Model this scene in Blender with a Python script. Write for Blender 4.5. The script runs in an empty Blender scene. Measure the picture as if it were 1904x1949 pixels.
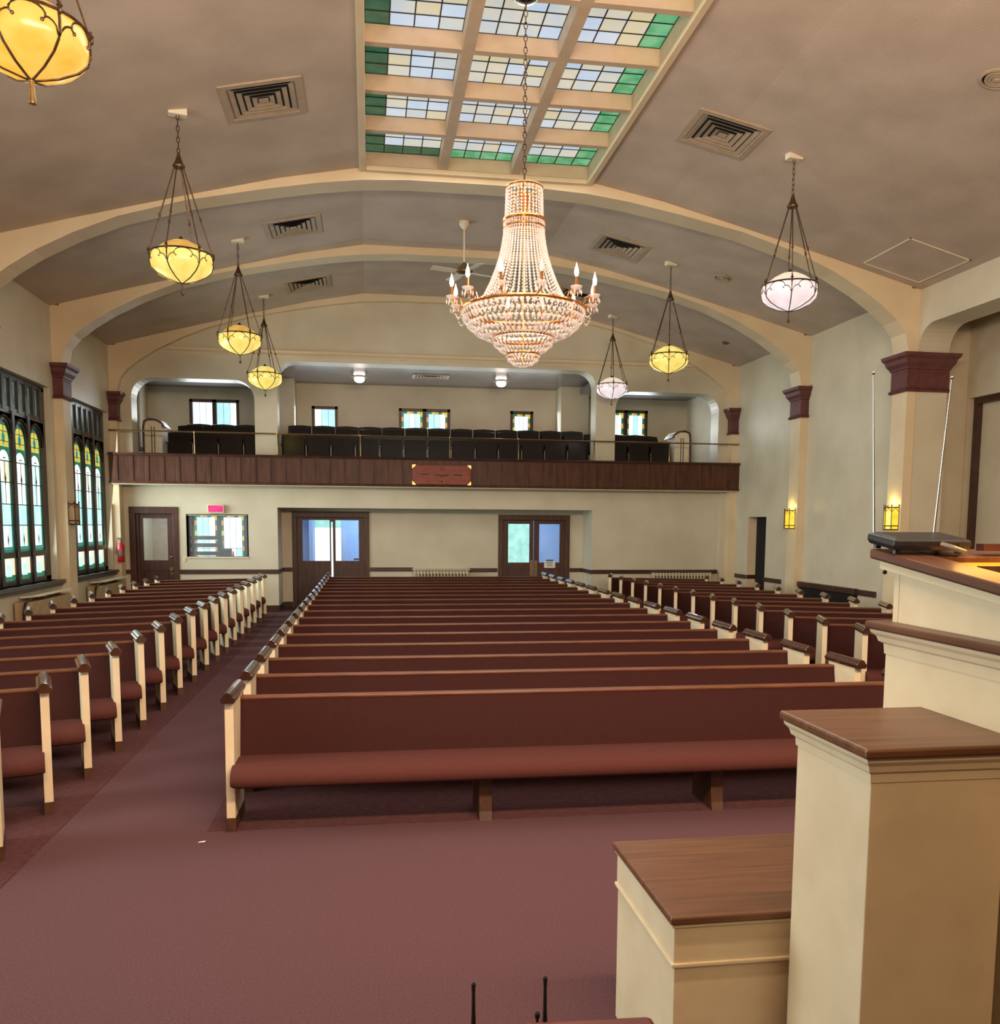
import bpy, bmesh, math, random
from mathutils import Vector, Matrix
PI = math.pi
C = bpy.context.scene.collection
SC = bpy.context.scene
RND = random.Random(7)

# ------------------------------------------------------------------ camera
F_PX, CX, CY = 1681.0, 952.0, 1164.8
YAW, PIT, ROL, CAM_H = .1477, -.0986, .0065, 2.01
fw = Vector((math.sin(YAW)*math.cos(PIT), math.cos(YAW)*math.cos(PIT), math.sin(PIT)))
rt = Vector((math.cos(YAW), -math.sin(YAW), 0)); up = rt.cross(fw)
r2 = rt*math.cos(ROL)+up*math.sin(ROL); u2 = -rt*math.sin(ROL)+up*math.cos(ROL)
cam = bpy.data.cameras.new('camera'); camo = bpy.data.objects.new('camera', cam); C.objects.link(camo)
M = Matrix.Identity(4)
for i in range(3):
    M[i][0] = r2[i]; M[i][1] = u2[i]; M[i][2] = -fw[i]
M[2][3] = CAM_H
camo.matrix_world = M
cam.sensor_fit = 'HORIZONTAL'; cam.sensor_width = 36; cam.lens = F_PX/1904*36
cam.shift_y = (CY-974.5)/1904; cam.clip_start = .05; cam.clip_end = 200
SC.camera = camo

# ------------------------------------------------------------------ world, lights, exposure
w = bpy.data.worlds.new('sky'); SC.world = w; w.use_nodes = True
w.node_tree.nodes['Background'].inputs[0].default_value = (.62, .75, .95, 1)
w.node_tree.nodes['Background'].inputs[1].default_value = .6
SC.view_settings.view_transform = 'Standard'; SC.view_settings.look = 'None'
SC.view_settings.gamma = 1; SC.view_settings.use_curve_mapping = False
SC.view_settings.exposure = 0.0

def area(name, loc, aim, sx, sy, power, col, spread=PI):
    l = bpy.data.lights.new(name, 'AREA'); l.shape = 'RECTANGLE'; l.size = sx; l.size_y = sy
    l.energy = power; l.color = col; l.spread = spread
    o = bpy.data.objects.new(name, l); C.objects.link(o); o.location = loc
    d = Vector(aim); o.rotation_euler = d.to_track_quat('-Z', 'Z' if abs(d.z) < .9 else 'Y').to_euler()
    return o
def point(name, loc, power, col, r=.1):
    l = bpy.data.lights.new(name, 'POINT'); l.energy = power; l.color = col; l.shadow_soft_size = r
    o = bpy.data.objects.new(name, l); C.objects.link(o); o.location = loc
    return o
DAY = (.88, 1.0, .97); WARM = (1, .74, .46); PINK = (1, .78, .66)
for yc in (15.12, 18.7):
    area('window_daylight', (-5.44, yc, 2.7), (1, 0, -.1), 2.5, 3.0, 135, DAY, 2.3)
area('transept_fill', (-6.65, 5.0, 2.7), (1, .0, -.05), 5.5, 3.2, 480, DAY)  # unseen daylight panel added on the left to brighten pillar and low cabinet
area('skylight_daylight', (1.61, 9.4, 7.03), (0, 0, -1), 3.0, 7.2, 210, (.97, 1, .96))
area('chancel_fill', (1.6, -2.4, 5.2), (0, .9, .3), 5, 1.2, 230, (1, .66, .38))  # unseen warm fill added behind the camera, aimed up at the near ceiling
area('crossing_fill', (1.6, 1.9, 4.3), (0, 1, -.02), 6, .6, 640, (1, .74, .54))  # unseen warm panel added in mid-air to brighten pew ends and arch faces
area('narthex_daylight', (1.6, 22.7, 2.75), (0, 0, -1), 6, 1.4, 190, (.6, .8, 1))
area('vestibule_daylight', (-4.0, 22.3, 2.75), (0, 0, -1), 2, 1.6, 50, DAY)
area('gallery_daylight', (1.6, 23.4, 4.5), (0, -1, .15), 8, 1.0, 60, (.9, .98, 1))
for x in (-3.9, 7.0):
    area('gallery_side_daylight', (x, 23.4, 4.5), (0, -1, .1), 1.2, .8, 32, (.9, .98, 1))

# ------------------------------------------------------------------ materials
def lin(c):
    return tuple(((v/255)/12.92 if v/255 <= .04045 else (((v/255)+.055)/1.055)**2.4) for v in c)+(1,)
def mat(name, c1, c2=None, rough=.6, scale=8, stretch=(1, 1, 1), bump=0, bscale=None, metal=0, spec=.5, detail=4, coat=0, lo=.35, hi=.65):
    m = bpy.data.materials.new(name); m.use_nodes = True
    nt = m.node_tree; b = nt.nodes['Principled BSDF']
    b.inputs['Roughness'].default_value = rough; b.inputs['Metallic'].default_value = metal
    b.inputs['Specular IOR Level'].default_value = spec; b.inputs['Coat Weight'].default_value = coat
    c1 = lin(c1); c2 = lin(c2) if c2 else c1
    tc = nt.nodes.new('ShaderNodeTexCoord'); mp = nt.nodes.new('ShaderNodeMapping'); mp.inputs['Scale'].default_value = stretch
    nz = nt.nodes.new('ShaderNodeTexNoise'); nz.inputs['Scale'].default_value = scale; nz.inputs['Detail'].default_value = detail
    rp = nt.nodes.new('ShaderNodeValToRGB'); rp.color_ramp.elements[0].position = lo; rp.color_ramp.elements[1].position = hi
    rp.color_ramp.elements[0].color = c1; rp.color_ramp.elements[1].color = c2
    L = nt.links
    L.new(tc.outputs['Object'], mp.inputs[0]); L.new(mp.outputs[0], nz.inputs['Vector'])
    L.new(nz.outputs['Fac'], rp.inputs[0]); L.new(rp.outputs[0], b.inputs['Base Color'])
    if bump:
        n2 = nt.nodes.new('ShaderNodeTexNoise'); n2.inputs['Scale'].default_value = bscale or scale*6; n2.inputs['Detail'].default_value = 5
        bp = nt.nodes.new('ShaderNodeBump'); bp.inputs['Strength'].default_value = bump; bp.inputs['Distance'].default_value = .02
        L.new(mp.outputs[0], n2.inputs['Vector']); L.new(n2.outputs['Fac'], bp.inputs['Height']); L.new(bp.outputs[0], b.inputs['Normal'])
    return m
def glow(name, c1, c2=None, s=1.0, scale=6, base=None):
    m = bpy.data.materials.new(name); m.use_nodes = True
    nt = m.node_tree; b = nt.nodes['Principled BSDF']
    c1 = lin(c1); c2 = lin(c2) if c2 else c1
    tc = nt.nodes.new('ShaderNodeTexCoord'); nz = nt.nodes.new('ShaderNodeTexNoise'); nz.inputs['Scale'].default_value = scale
    rp = nt.nodes.new('ShaderNodeValToRGB'); rp.color_ramp.elements[0].position = .35; rp.color_ramp.elements[1].position = .65
    rp.color_ramp.elements[0].color = c1; rp.color_ramp.elements[1].color = c2
    nt.links.new(tc.outputs['Object'], nz.inputs['Vector']); nt.links.new(nz.outputs['Fac'], rp.inputs[0])
    nt.links.new(rp.outputs[0], b.inputs['Emission Color']); b.inputs['Emission Strength'].default_value = s
    b.inputs['Base Color'].default_value = tuple(.25*v for v in c1[:3])+(1,); b.inputs['Roughness'].default_value = .25
    return m
def clear(name, tint, alpha=.12, rough=.05):
    m = bpy.data.materials.new(name); m.use_nodes = True; nt = m.node_tree
    out = nt.nodes['Material Output']; b = nt.nodes['Principled BSDF']
    b.inputs['Base Color'].default_value = tint+(1,); b.inputs['Roughness'].default_value = rough
    t = nt.nodes.new('ShaderNodeBsdfTransparent'); mx = nt.nodes.new('ShaderNodeMixShader'); mx.inputs[0].default_value = alpha
    nt.links.new(t.outputs[0], mx.inputs[1]); nt.links.new(b.outputs[0], mx.inputs[2]); nt.links.new(mx.outputs[0], out.inputs[0])
    return m
X = {}
X['wall'] = mat('wall_paint', (206, 197, 174), (195, 185, 161), .42, 1.3, bump=.12, bscale=60)
X['ceil'] = mat('ceiling_paint', (201, 182, 165), (184, 166, 149), .62, 1.3, bump=.2, bscale=75)
X['arch'] = mat('arch_paint', (220, 200, 166), (211, 190, 155), .5, 1.5, bump=.1, bscale=60)
X['carpet'] = mat('carpet', (106, 76, 80), (88, 62, 67), .95, 90, bump=.35, bscale=520, spec=.1, lo=.25, hi=.75)
X['carpet2'] = mat('darker_carpet', (96, 62, 62), (80, 50, 52), .9, 18, stretch=(1, 3, 1), bump=.3, bscale=200, spec=.1)  # darker, redder carpet tone
X['maroon'] = mat('maroon_fabric', (62, 29, 26), (54, 26, 23), .85, 120, bump=.25, bscale=420, spec=.2)
X['seat'] = mat('maroon_cushion_fabric', (88, 47, 41), (79, 41, 36), .9, 140, bump=.3, bscale=420, spec=.2)
X['cream'] = mat('cream_paint', (226, 209, 176), (217, 199, 165), .45, 5)
X['cap'] = mat('dark_varnished_wood', (74, 46, 34), (54, 32, 24), .16, 6, (1, 6, 1), spec=.6, coat=.4)
X['rail'] = mat('pew_rail_wood', (112, 68, 42), (94, 54, 33), .42, 5, (1, 8, 8))
X['foot'] = mat('brown_wood', (86, 54, 34), (66, 41, 26), .5, 8, (6, 6, 1))
X['oak'] = mat('oak_top', (116, 78, 50), (86, 55, 34), .35, 3.2, (.8, 14, 3), detail=7, lo=.3, hi=.7)
X['oakedge'] = mat('oak_edge', (116, 68, 44), (92, 52, 34), .35, 5, (2, 2, 12))
X['beam'] = mat('beam_paint', (200, 176, 148), (191, 167, 140), .5, 5)
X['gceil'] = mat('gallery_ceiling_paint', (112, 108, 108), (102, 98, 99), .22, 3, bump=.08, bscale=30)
X['oaky'] = mat('oak_ledge', (98, 64, 45), (75, 46, 33), .35, 3.2, (14, .8, 3), detail=7, lo=.3, hi=.7)
X['panel'] = mat('balcony_wood', (88, 54, 39), (67, 39, 28), .42, 2.2, (5, 5, .8), spec=.25)
X['door'] = mat('dark_door_wood', (82, 45, 31), (56, 30, 21), .45, 3, (5, 5, .7))
X['trim'] = mat('dark_trim_wood', (72, 42, 34), (54, 32, 27), .35, 4)
X['capital'] = mat('maroon_capital', (98, 50, 48), (84, 42, 42), .5, 10)
X['black'] = mat('black_plastic', (26, 26, 28), (34, 34, 37), .4, 60)
X['ink'] = mat('black_ink', (20, 16, 14))
X['frame'] = mat('black_window_frame', (52, 46, 42), (38, 33, 31), .35, 6)
X['lead'] = mat('lead_strip', (34, 34, 34), None, .5)
X['bronze'] = mat('aged_bronze', (98, 74, 52), (66, 48, 34), .4, 30, metal=.6)
X['gold'] = mat('gold_metal', (226, 160, 92), (200, 132, 70), .22, 40, metal=.9)
X['brass'] = mat('brass', (160, 132, 88), (134, 108, 70), .3, 30, metal=.8)
X['chrome'] = mat('chrome', (150, 146, 138), None, .22, metal=1)
X['steel'] = mat('grey_metal', (110, 106, 102), None, .4, metal=.5)
X['white'] = mat('white_paint', (226, 216, 192), (216, 205, 180), .5, 6)
X['vent'] = mat('vent_paint', (176, 156, 132), (166, 146, 122), .5, 8)
X['dark'] = mat('dark_void', (16, 14, 13), None, .9)
X['theater'] = mat('dark_theater_wood', (30, 20, 19), (22, 15, 15), .2, 8, spec=.6)
X['red'] = mat('red_enamel', (170, 22, 28), None, .25)
X['orange'] = mat('lamp_orange_oak', (236, 160, 48), (214, 136, 34), .35, 40, (1, 6, 1))  # orange glow of the reading lamp is put into the desk colour
X['radiator'] = mat('radiator_paint', (196, 186, 158), (184, 174, 146), .4, 6)
X['tan'] = mat('tan_paint', (176, 148, 112), (160, 132, 98), .55, 6)
X['blue'] = mat('daylight_blue_wall', (160, 190, 228), (148, 180, 222), .6, 2)  # cool daylight tint of the narthex is put into the wall colour
X['paper'] = mat('paper', (226, 224, 220), None, .7)
X['tape'] = mat('blue_tape', (70, 100, 150), None, .5)
X['clock'] = mat('cherry_wood', (140, 60, 38), (118, 47, 30), .5, 5, (1, 1, 5))
X['pane'] = clear('clear_glass', (.8, .9, 1), .10)
X['crystal'] = clear('crystal', (.95, .83, .78), .6, .1)
X['lampyellow'] = glow('yellow_lamp_glass', (246, 226, 128), (232, 200, 92), 1.0, 7)
X['lampwhite'] = glow('white_lamp_glass', (248, 236, 238), (240, 216, 214), .92, 7)
X['lampamber'] = glow('amber_lamp_glass', (250, 196, 96), (244, 168, 46), 1.0, 5)
X['lampdome'] = glow('amber_dome_glass', (226, 176, 84), (206, 152, 66), .9, 7)
X['lampdomewhite'] = glow('white_dome_glass', (240, 222, 196), None, .9, 7)
X['sconce'] = glow('sconce_glass', (255, 214, 50), (250, 190, 30), 1.1, 9)
X['flame'] = glow('lit_bulb', (255, 236, 236), None, 4.0)
X['globe'] = glow('opal_globe', (255, 238, 226), None, 2.2)
X['g_white'] = glow('pale_glass', (226, 248, 250), (244, 252, 246), 1.2, 2)
X['g_blue'] = glow('sky_blue_glass', (176, 234, 242), (204, 244, 246), 1.1, 3)
X['g_cream'] = glow('cream_glass', (250, 244, 220), (246, 234, 200), 1.0, 4)
X['g_green'] = glow('green_glass', (40, 134, 98), (28, 104, 78), .8, 8)
X['g_teal'] = glow('teal_glass', (40, 160, 150), None, .8)
X['g_yellow'] = glow('yellow_glass', (230, 216, 96), (206, 200, 92), .9, 8)
X['g_orange'] = glow('orange_glass', (226, 168, 84), None, .85)
X['g_dim'] = glow('dim_glass', (120, 150, 140), (84, 108, 100), .45, 9)
X['g_out'] = glow('bright_outdoors', (246, 252, 255), None, 1.5)
X['g_leaf'] = glow('outdoor_foliage', (150, 222, 206), (196, 250, 236), 1.0, 5)
X['s_white'] = glow('skylight_pale_glass', (196, 208, 214), (222, 214, 190), .85, 2.2)
X['s_blue'] = glow('skylight_blue_glass', (192, 212, 236), (210, 222, 232), .85, 2)
X['s_amber'] = glow('skylight_amber_glass', (222, 206, 156), (206, 204, 192), .85, 4)
X['s_green'] = glow('skylight_green_glass', (70, 166, 112), (126, 202, 150), .75, 5)
X['s_dkgreen'] = glow('skylight_dark_green_glass', (30, 92, 68), (56, 116, 84), .6, 5)
X['exit'] = glow('exit_red', (196, 10, 76), (240, 16, 130), .9, 4)
X['exittext'] = glow('exit_letters', (255, 70, 160), None, 1.0)

# ------------------------------------------------------------------ mesh helpers
class MB:
    def __init__(s): s.v = []; s.f = []; s.m = []
    def add(s, vs, fs, m=0):
        o = len(s.v); s.v += [tuple(p) for p in vs]; s.f += [tuple(o+i for i in f) for f in fs]; s.m += [m]*len(fs); return s
    def box(s, x0, x1, y0, y1, z0, z1, m=0):
        return s.add([(x, y, z) for z in (z0, z1) for y in (y0, y1) for x in (x0, x1)],
                     [(0, 2, 3, 1), (4, 5, 7, 6), (0, 1, 5, 4), (2, 6, 7, 3), (0, 4, 6, 2), (1, 3, 7, 5)], m)
    def quad(s, a, b, c, d, m=0): return s.add([a, b, c, d], [(0, 1, 2, 3)], m)
    def prism(s, prof, a0, a1, ax='y', m=0, caps=True):
        # prof: 2D points; ax y -> (x,z); ax x -> (y,z); ax z -> (x,y)
        def P(p, a): return {'y': (p[0], a, p[1]), 'x': (a, p[0], p[1]), 'z': (p[0], p[1], a)}[ax]
        n = len(prof); vs = [P(p, a0) for p in prof]+[P(p, a1) for p in prof]
        fs = [(i, (i+1) % n, n+(i+1) % n, n+i) for i in range(n)]
        if caps: fs += [tuple(range(n-1, -1, -1)), tuple(range(n, 2*n))]
        return s.add(vs, fs, m)
    def loft(s, rings, m=0, closed=True, cap=True):
        n = len(rings[0]); vs = [p for r in rings for p in r]; fs = []
        for k in range(len(rings)-1):
            for i in range(n if closed else n-1):
                j = (i+1) % n; fs.append((k*n+i, k*n+j, (k+1)*n+j, (k+1)*n+i))
        if cap: fs += [tuple(range(n-1, -1, -1)), tuple((len(rings)-1)*n+i for i in range(n))]
        return s.add(vs, fs, m)
    def lathe(s, prof, n=16, c=(0, 0, 0), m=0, ax='z', a0=0):
        rings = []
        for r, z in prof:
            r = max(r, 1e-4); ring = []
            for i in range(n):
                a = a0+2*PI*i/n; p = (r*math.cos(a), r*math.sin(a), z)
                if ax == 'x': p = (p[2], p[0], p[1])
                if ax == 'y': p = (p[0], p[2], p[1])
                ring.append((c[0]+p[0], c[1]+p[1], c[2]+p[2]))
            rings.append(ring)
        return s.loft(rings, m)
    def tube(s, pts, r, n=6, m=0, closed=False):
        pts = [Vector(p) for p in pts]; rings = []; N = len(pts)
        for i, p in enumerate(pts):
            d = (pts[(i+1) % N]-pts[i-1]) if closed else (pts[min(i+1, N-1)]-pts[max(i-1, 0)])
            d.normalize(); a = Vector((0, 0, 1)) if abs(d.z) < .9 else Vector((1, 0, 0))
            u = d.cross(a).normalized(); v = d.cross(u)
            rr = r[i] if isinstance(r, (list, tuple)) else r
            rings.append([p+u*rr*math.cos(2*PI*k/n)+v*rr*math.sin(2*PI*k/n) for k in range(n)])
        if closed: rings.append(rings[0])
        return s.loft(rings, m, cap=not closed)
    def sphere(s, c, r, n=8, k=5, m=0, sz=1):
        return s.lathe([(r*math.sin(PI*i/k), -r*sz*math.cos(PI*i/k)) for i in range(k+1)], n, c, m)
    def oct(s, c, r, h, m=0):
        x, y, z = c
        return s.add([(x+r, y, z), (x, y+r, z), (x-r, y, z), (x, y-r, z), (x, y, z+h), (x, y, z-h)],
                     [(0, 1, 4), (1, 2, 4), (2, 3, 4), (3, 0, 4), (1, 0, 5), (2, 1, 5), (3, 2, 5), (0, 3, 5)], m)
    def build(s, name, mats, parent=None, loc=None, smooth=False, bevel=0, seg=2, angle=40):
        me = bpy.data.meshes.new(name); me.from_pydata(s.v, [], s.f); me.validate()
        for mm in (mats if isinstance(mats, (list, tuple)) else [mats]): me.materials.append(X[mm])
        for p, i in zip(me.polygons, s.m): p.material_index = i
        bm = bmesh.new(); bm.from_mesh(me); bmesh.ops.recalc_face_normals(bm, faces=bm.faces)
        if bevel:
            es = [e for e in bm.edges if len(e.link_faces) == 2 and e.calc_face_angle(0) > .6]
            bmesh.ops.bevel(bm, geom=es, offset=bevel, segments=seg, affect='EDGES', profile=.5, clamp_overlap=True)
        bm.to_mesh(me); bm.free()
        if smooth:
            for p in me.polygons: p.use_smooth = True
            if hasattr(me, 'set_sharp_from_angle'): me.set_sharp_from_angle(angle=math.radians(angle))
        o = bpy.data.objects.new(name, me); C.objects.link(o)
        if parent: o.parent = parent
        if loc: o.location = loc
        return o
def tag(o, label=None, cat=None, group=None, kind=None):
    if label: o['label'] = label
    if cat: o['category'] = cat
    if group: o['group'] = group
    if kind: o['kind'] = kind
    return o
def thing(name, loc, label, cat, group=None, rz=0):
    o = bpy.data.objects.new(name, None); C.objects.link(o); o.location = loc; o.rotation_euler = (0, 0, rz); o.empty_display_size = .2
    return tag(o, label, cat, group)
def struct(o): o['kind'] = 'structure'; return o
def sthing(name, loc):
    o = bpy.data.objects.new(name, None); C.objects.link(o); o.location = loc; return struct(o)
KIDS = {}
def kids(o): return [c for c in C.objects if c.parent is o]
def dup(o, parent=None, label=None, loc=None, group=None):
    c = o.copy(); C.objects.link(c)
    if parent: c.parent = parent
    if label: c['label'] = label
    if group: c['group'] = group
    if loc: c.location = loc
    for k in kids(o):
        dup(k, c)
    return c
ORD = ['first', 'second', 'third', 'fourth', 'fifth', 'sixth', 'seventh', 'eighth', 'ninth', 'tenth', 'eleventh', 'twelfth', 'thirteenth',
       'fourteenth', 'fifteenth', 'sixteenth', 'seventeenth']
def text(body, size, mat_, parent, loc, rot=(PI/2, 0, 0), name='lettering', ext=.001):
    cu = bpy.data.curves.new(name, 'FONT'); cu.body = body; cu.size = size; cu.align_x = 'CENTER'; cu.align_y = 'CENTER'; cu.extrude = ext
    tmp = bpy.data.objects.new('tmp', cu); C.objects.link(tmp); bpy.context.view_layer.update()
    me = bpy.data.meshes.new_from_object(tmp.evaluated_get(bpy.context.evaluated_depsgraph_get())); bpy.data.objects.remove(tmp); bpy.data.curves.remove(cu)
    me.materials.clear(); me.materials.append(X[mat_])
    o = bpy.data.objects.new(name, me); C.objects.link(o); o.parent = parent; o.location = loc; o.rotation_euler = rot
    return o
def arc(cx, cz, r, a0, a1, n=8): return [(cx+r*math.cos(a0+(a1-a0)*i/n), cz+r*math.sin(a0+(a1-a0)*i/n)) for i in range(n+1)]

# ------------------------------------------------------------------ setting
AX = 1.61; XL = -5.47; XR = 8.69
PIERS = (13.29, 16.82, 20.2)
struct(MB().box(-8, 11, -5, 24.2, -.1, 0).build('floor', 'carpet'))
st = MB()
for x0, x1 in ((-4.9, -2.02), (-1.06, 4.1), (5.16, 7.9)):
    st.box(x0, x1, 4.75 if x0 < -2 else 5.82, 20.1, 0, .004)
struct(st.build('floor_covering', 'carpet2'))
struct(MB().box(-6.5, 9.2, -5, 1.2, 0, .5).build('floor_platform', 'carpet'))

PO = [0, 1.66, 2.8, 3.96, 5.6, 7.08, 8.4]; PZ = [7.06, 7.06, 6.85, 6.57, 6.15, 5.755, 5.4]
def cz(x):
    o = abs(x-AX)
    for i in range(len(PO)-1):
        if o <= PO[i+1]: return PZ[i]+(PZ[i+1]-PZ[i])*(o-PO[i])/(PO[i+1]-PO[i])
    return PZ[-1]
SKX0, SKX1, SKY0, SKY1 = 0.0, 3.22, 5.6, 13.2
cb = MB()
xs = [-7.08, -5.6, -3.96, -2.8, -1.66, -1.61, 1.61, 1.66, 2.8, 3.96, 5.6, 7.08]
for i in range(len(xs)-1):
    a, b = xs[i], xs[i+1]
    spans = [(-5, SKY0), (SKY1, 20.5)] if (a, b) == (-1.61, 1.61) else [(-5, 20.5)]
    for y0, y1 in spans:
        cb.quad((AX+a, y0, cz(AX+a)), (AX+b, y0, cz(AX+b)), (AX+b, y1, cz(AX+b)), (AX+a, y1, cz(AX+a)))
struct(cb.build('ceiling', 'ceil'))

# arches
AO = [0, 1.0, 1.66, 2.3, 3.1, 4.1, 5.0, 5.6, 6.1, 6.45, 6.7, 6.85, 6.925]
AZ = [6.93, 6.925, 6.89, 6.81, 6.67, 6.47, 6.21, 5.96, 5.7, 5.47, 5.27, 5.08, 4.77]
for n, (y0, d) in enumerate(((13.29, .41), (16.82, .41), (20.28, .14))):
    low = [(-o, z) for o, z in zip(AO, AZ)][::-1]+[(o, z) for o, z in zip(AO, AZ)][1:]
    a = MB(); m = len(low)
    for k in range(m-1):
        (o0, z0), (o1, z1) = low[k], low[k+1]
        for y in (y0, y0+d):
            a.quad((AX+o0, y, z0), (AX+o1, y, z1), (AX+o1, y, cz(AX+o1)+.01), (AX+o0, y, cz(AX+o0)+.01))
        a.quad((AX+o0, y0, z0), (AX+o1, y0, z1), (AX+o1, y0+d, z1), (AX+o0, y0+d, z0))
    for s in (-1, 1):
        x0, x1 = AX+s*6.925, AX+s*7.08
        a.box(min(x0, x1), max(x0, x1), y0, y0+d, 4.77, 5.77)
    struct(a.build('trim_%d' % (n+1), 'arch'))
# piers with maroon capitals
def capital(parent, x0, x1, y0, y1, sx):
    # block between x0..x1 (wall side given by sx), flaring top and bottom moulding
    def ring(e, z):
        xa, xb = (x0-e, x1) if sx > 0 else (x0, x1+e)
        return [(xa, y0-e, z), (xb, y0-e, z), (xb, y1+e, z), (xa, y1+e, z)]
    prof = [(.035, 4.17), (.05, 4.20), (.02, 4.23), (.02, 4.52), (.035, 4.53), (.045, 4.56), (.085, 4.62), (.10, 4.68), (.135, 4.72), (.145, 4.77)]
    b = MB().loft([ring(e, z) for e, z in prof])
    xi = x0-.02 if sx > 0 else x1+.02
    for za, zb in ((4.25, 4.265), (4.475, 4.49)):
        b.box(xi-.008, xi+.008, y0+.04, y1-.04, za, zb); b.box(x0+.03, x1-.03, y0-.028, y0-.012, za, zb)
    return b.build('capital', 'capital', parent)
n = 4
for y in PIERS:
    for s, xa, xb in ((-1, XL, XL+.155), (1, XR-.155, XR)):
        p = sthing('trim_%d' % n, (0, 0, 0)); n += 1
        d = .41
        MB().box(xa, xb, y, y+d, 0, 4.2).build('pier_shaft', 'arch', p)
        capital(p, xa, xb, y, y+d, s)
        if s > 0 and y < 14:
            capital(p, XR-.03, 9.24, y+.016, y+.3, -1)

# side walls
def wall_with_holes(mb, x0, x1, ya, yb, z0, z1, holes):
    ys = sorted(holes); y = ya
    for h0, h1, a, b in ys:
        mb.box(x0, x1, y, h0, z0, z1); mb.box(x0, x1, h0, h1, z0, a); mb.box(x0, x1, h0, h1, b, z1); y = h1
    mb.box(x0, x1, y, yb, z0, z1)
wl = MB()
wall_with_holes(wl, XL-.3, XL, 13.29, 24.1, 0, 5.9, [(13.75, 16.66, .99, 4.33), (17.28, 20.14, .99, 4.33), (21.75, 22.9, 3.75, 5.2)])
wl.box(XL-.55, XL, -5, 13.285, 5.19, 5.9)
wl.box(XL-1.5, XL-.3, 13.285, 13.7, 0, 5.9)
wl.box(-6.95, -6.75, -5, 1.9, 0, 5.9); wl.box(-6.95, -6.75, 8.1, 13.7, 0, 5.9); wl.box(-6.95, -6.75, 1.9, 8.1, 0, .99); wl.box(-6.95, -6.75, 1.9, 8.1, 4.33, 5.9)
wl.quad((-6.9, -5, 5.6), (XL, -5, 5.6), (XL, 13.3, 5.6), (-6.9, 13.3, 5.6))
struct(wl.build('wall_left', 'wall'))
wr = MB()
wall_with_holes(wr, XR, XR+.35, 13.6, 24.1, 0, 5.9, [(18.53, 19.49, -.01, 2.22)])
# transept arch on this side
az = [(13.3, 4.3), (13.3, 4.8)]+[(12.9+.4*math.cos(t), 4.79+.4*math.sin(t)) for t in [PI/2*i/8 for i in range(1, 9)]]+[(-5, 5.19)]
for i in range(1, len(az)-1):
    (ya, za), (yb, zb) = az[i], az[i+1]
    wr.quad((XR, ya, za), (XR, yb, zb), (XR, yb, 5.9), (XR, ya, 5.9)); wr.quad((9.24, ya, za), (9.24, yb, zb), (9.24, yb, 5.9), (9.24, ya, 5.9))
    wr.quad((XR, ya, za), (XR, yb, zb), (9.24, yb, zb), (9.24, ya, za))
wr.box(XR, 9.24, 13.3, 13.9, 0, 5.9)
wr.box(9.24, 10.3, 13.86, 14.0, 0, 5.9)
wr.box(10.0, 10.35, 13.82, 14.0, 0, 5.9)
wr.box(10.0, 10.35, -5, 13.82, 4.17, 5.9); wr.box(10.0, 10.35, -5, 6, 0, 4.2); wr.box(10.19, 10.35, 6, 13.82, 0, 4.2)
wr.quad((9.2, -5, 5.7), (10.2, -5, 5.7), (10.2, 14, 5.7), (9.2, 14, 5.7))
struct(wr.build('wall_right', 'wall'))
tf = MB()
tf.box(10.10, 10.19, 13.70, 13.80, 0, 4.16); tf.box(10.096, 10.188, 6, 13.803, 4.07, 4.172); tf.box(10.12, 10.19, 9.7, 9.8, 0, 4.1)
struct(tf.build('trim_10', 'trim'))
struct(MB().box(-7, 10.3, -5.2, -5, 0, 7.2).build('wall_front', 'wall'))
# rear walls below the gallery
RY = 20.55
b = MB()
for x0, x1, z0, z1 in ((XL, -5.10, 0, 2.9), (-5.10, -4.28, 2.22, 2.9), (-4.28, -3.99, 0, 2.9), (-3.99, -2.70, 0, 1.25), (-3.99, -2.70, 2.18, 2.9), (-2.70, -2.03, 0, 2.9), (-2.03, 5.26, 2.36, 2.9), (5.26, XR, 0, 2.9)):
    b.box(x0, x1, RY, RY+.28, z0, z1)
for x0, x1 in ((-2.31, -2.03), (5.26, 5.54)): b.box(x0, x1, RY+.28, 21.5, 0, 2.9)
for x0, x1 in ((-2.31, -1.74), (-.03, 3.19), (4.89, 5.54)): b.box(x0, x1, 21.5, 21.7, 0, 2.36)
b.box(-1.74, -.03, 21.5, 21.7, 2.22, 2.36); b.box(3.19, 4.89, 21.5, 21.7, 2.2, 2.36)
b.box(-2.03, 5.26, RY+.1, 21.6, 2.36, 2.44)
b.box(8.41, XR, RY-.12, RY, 0, 2.9)
struct(b.build('wall_rear', 'wall'))
# rooms behind: vestibule and narthex
b = MB(); b.box(-2.45, -2.31, 21.5, 23.8, 0, 2.9); b.box(-2.45, -2.33, RY+.28, 21.6, 0, 2.9)
for x0, x1, z0, z1 in ((XL, -4.55, 0, 2.9), (-4.55, -3.1, 0, .9), (-4.55, -3.1, 2.3, 2.9), (-3.1, -2.4, 0, 2.9)): b.box(x0, x1, 23.7, 23.9, z0, z1)
struct(b.build('wall_vestibule', 'tan'))
b = MB()
for x0, x1 in ((-2.3, -1.40), (-.72, 3.66), (4.40, 5.6)): b.box(x0, x1, 23.7, 23.9, 0, 2.9)
b.box(5.5, 5.7, 21.7, 23.8, 0, 2.9); b.box(-2.31, -2.2, 21.7, 23.8, 0, 2.9); b.box(-.70, -.58, 23.2, 23.7, 0, 2.8); b.box(-1.52, -1.42, 23.3, 23.7, 0, 2.8)
struct(b.build('wall_narthex', 'blue'))
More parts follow.
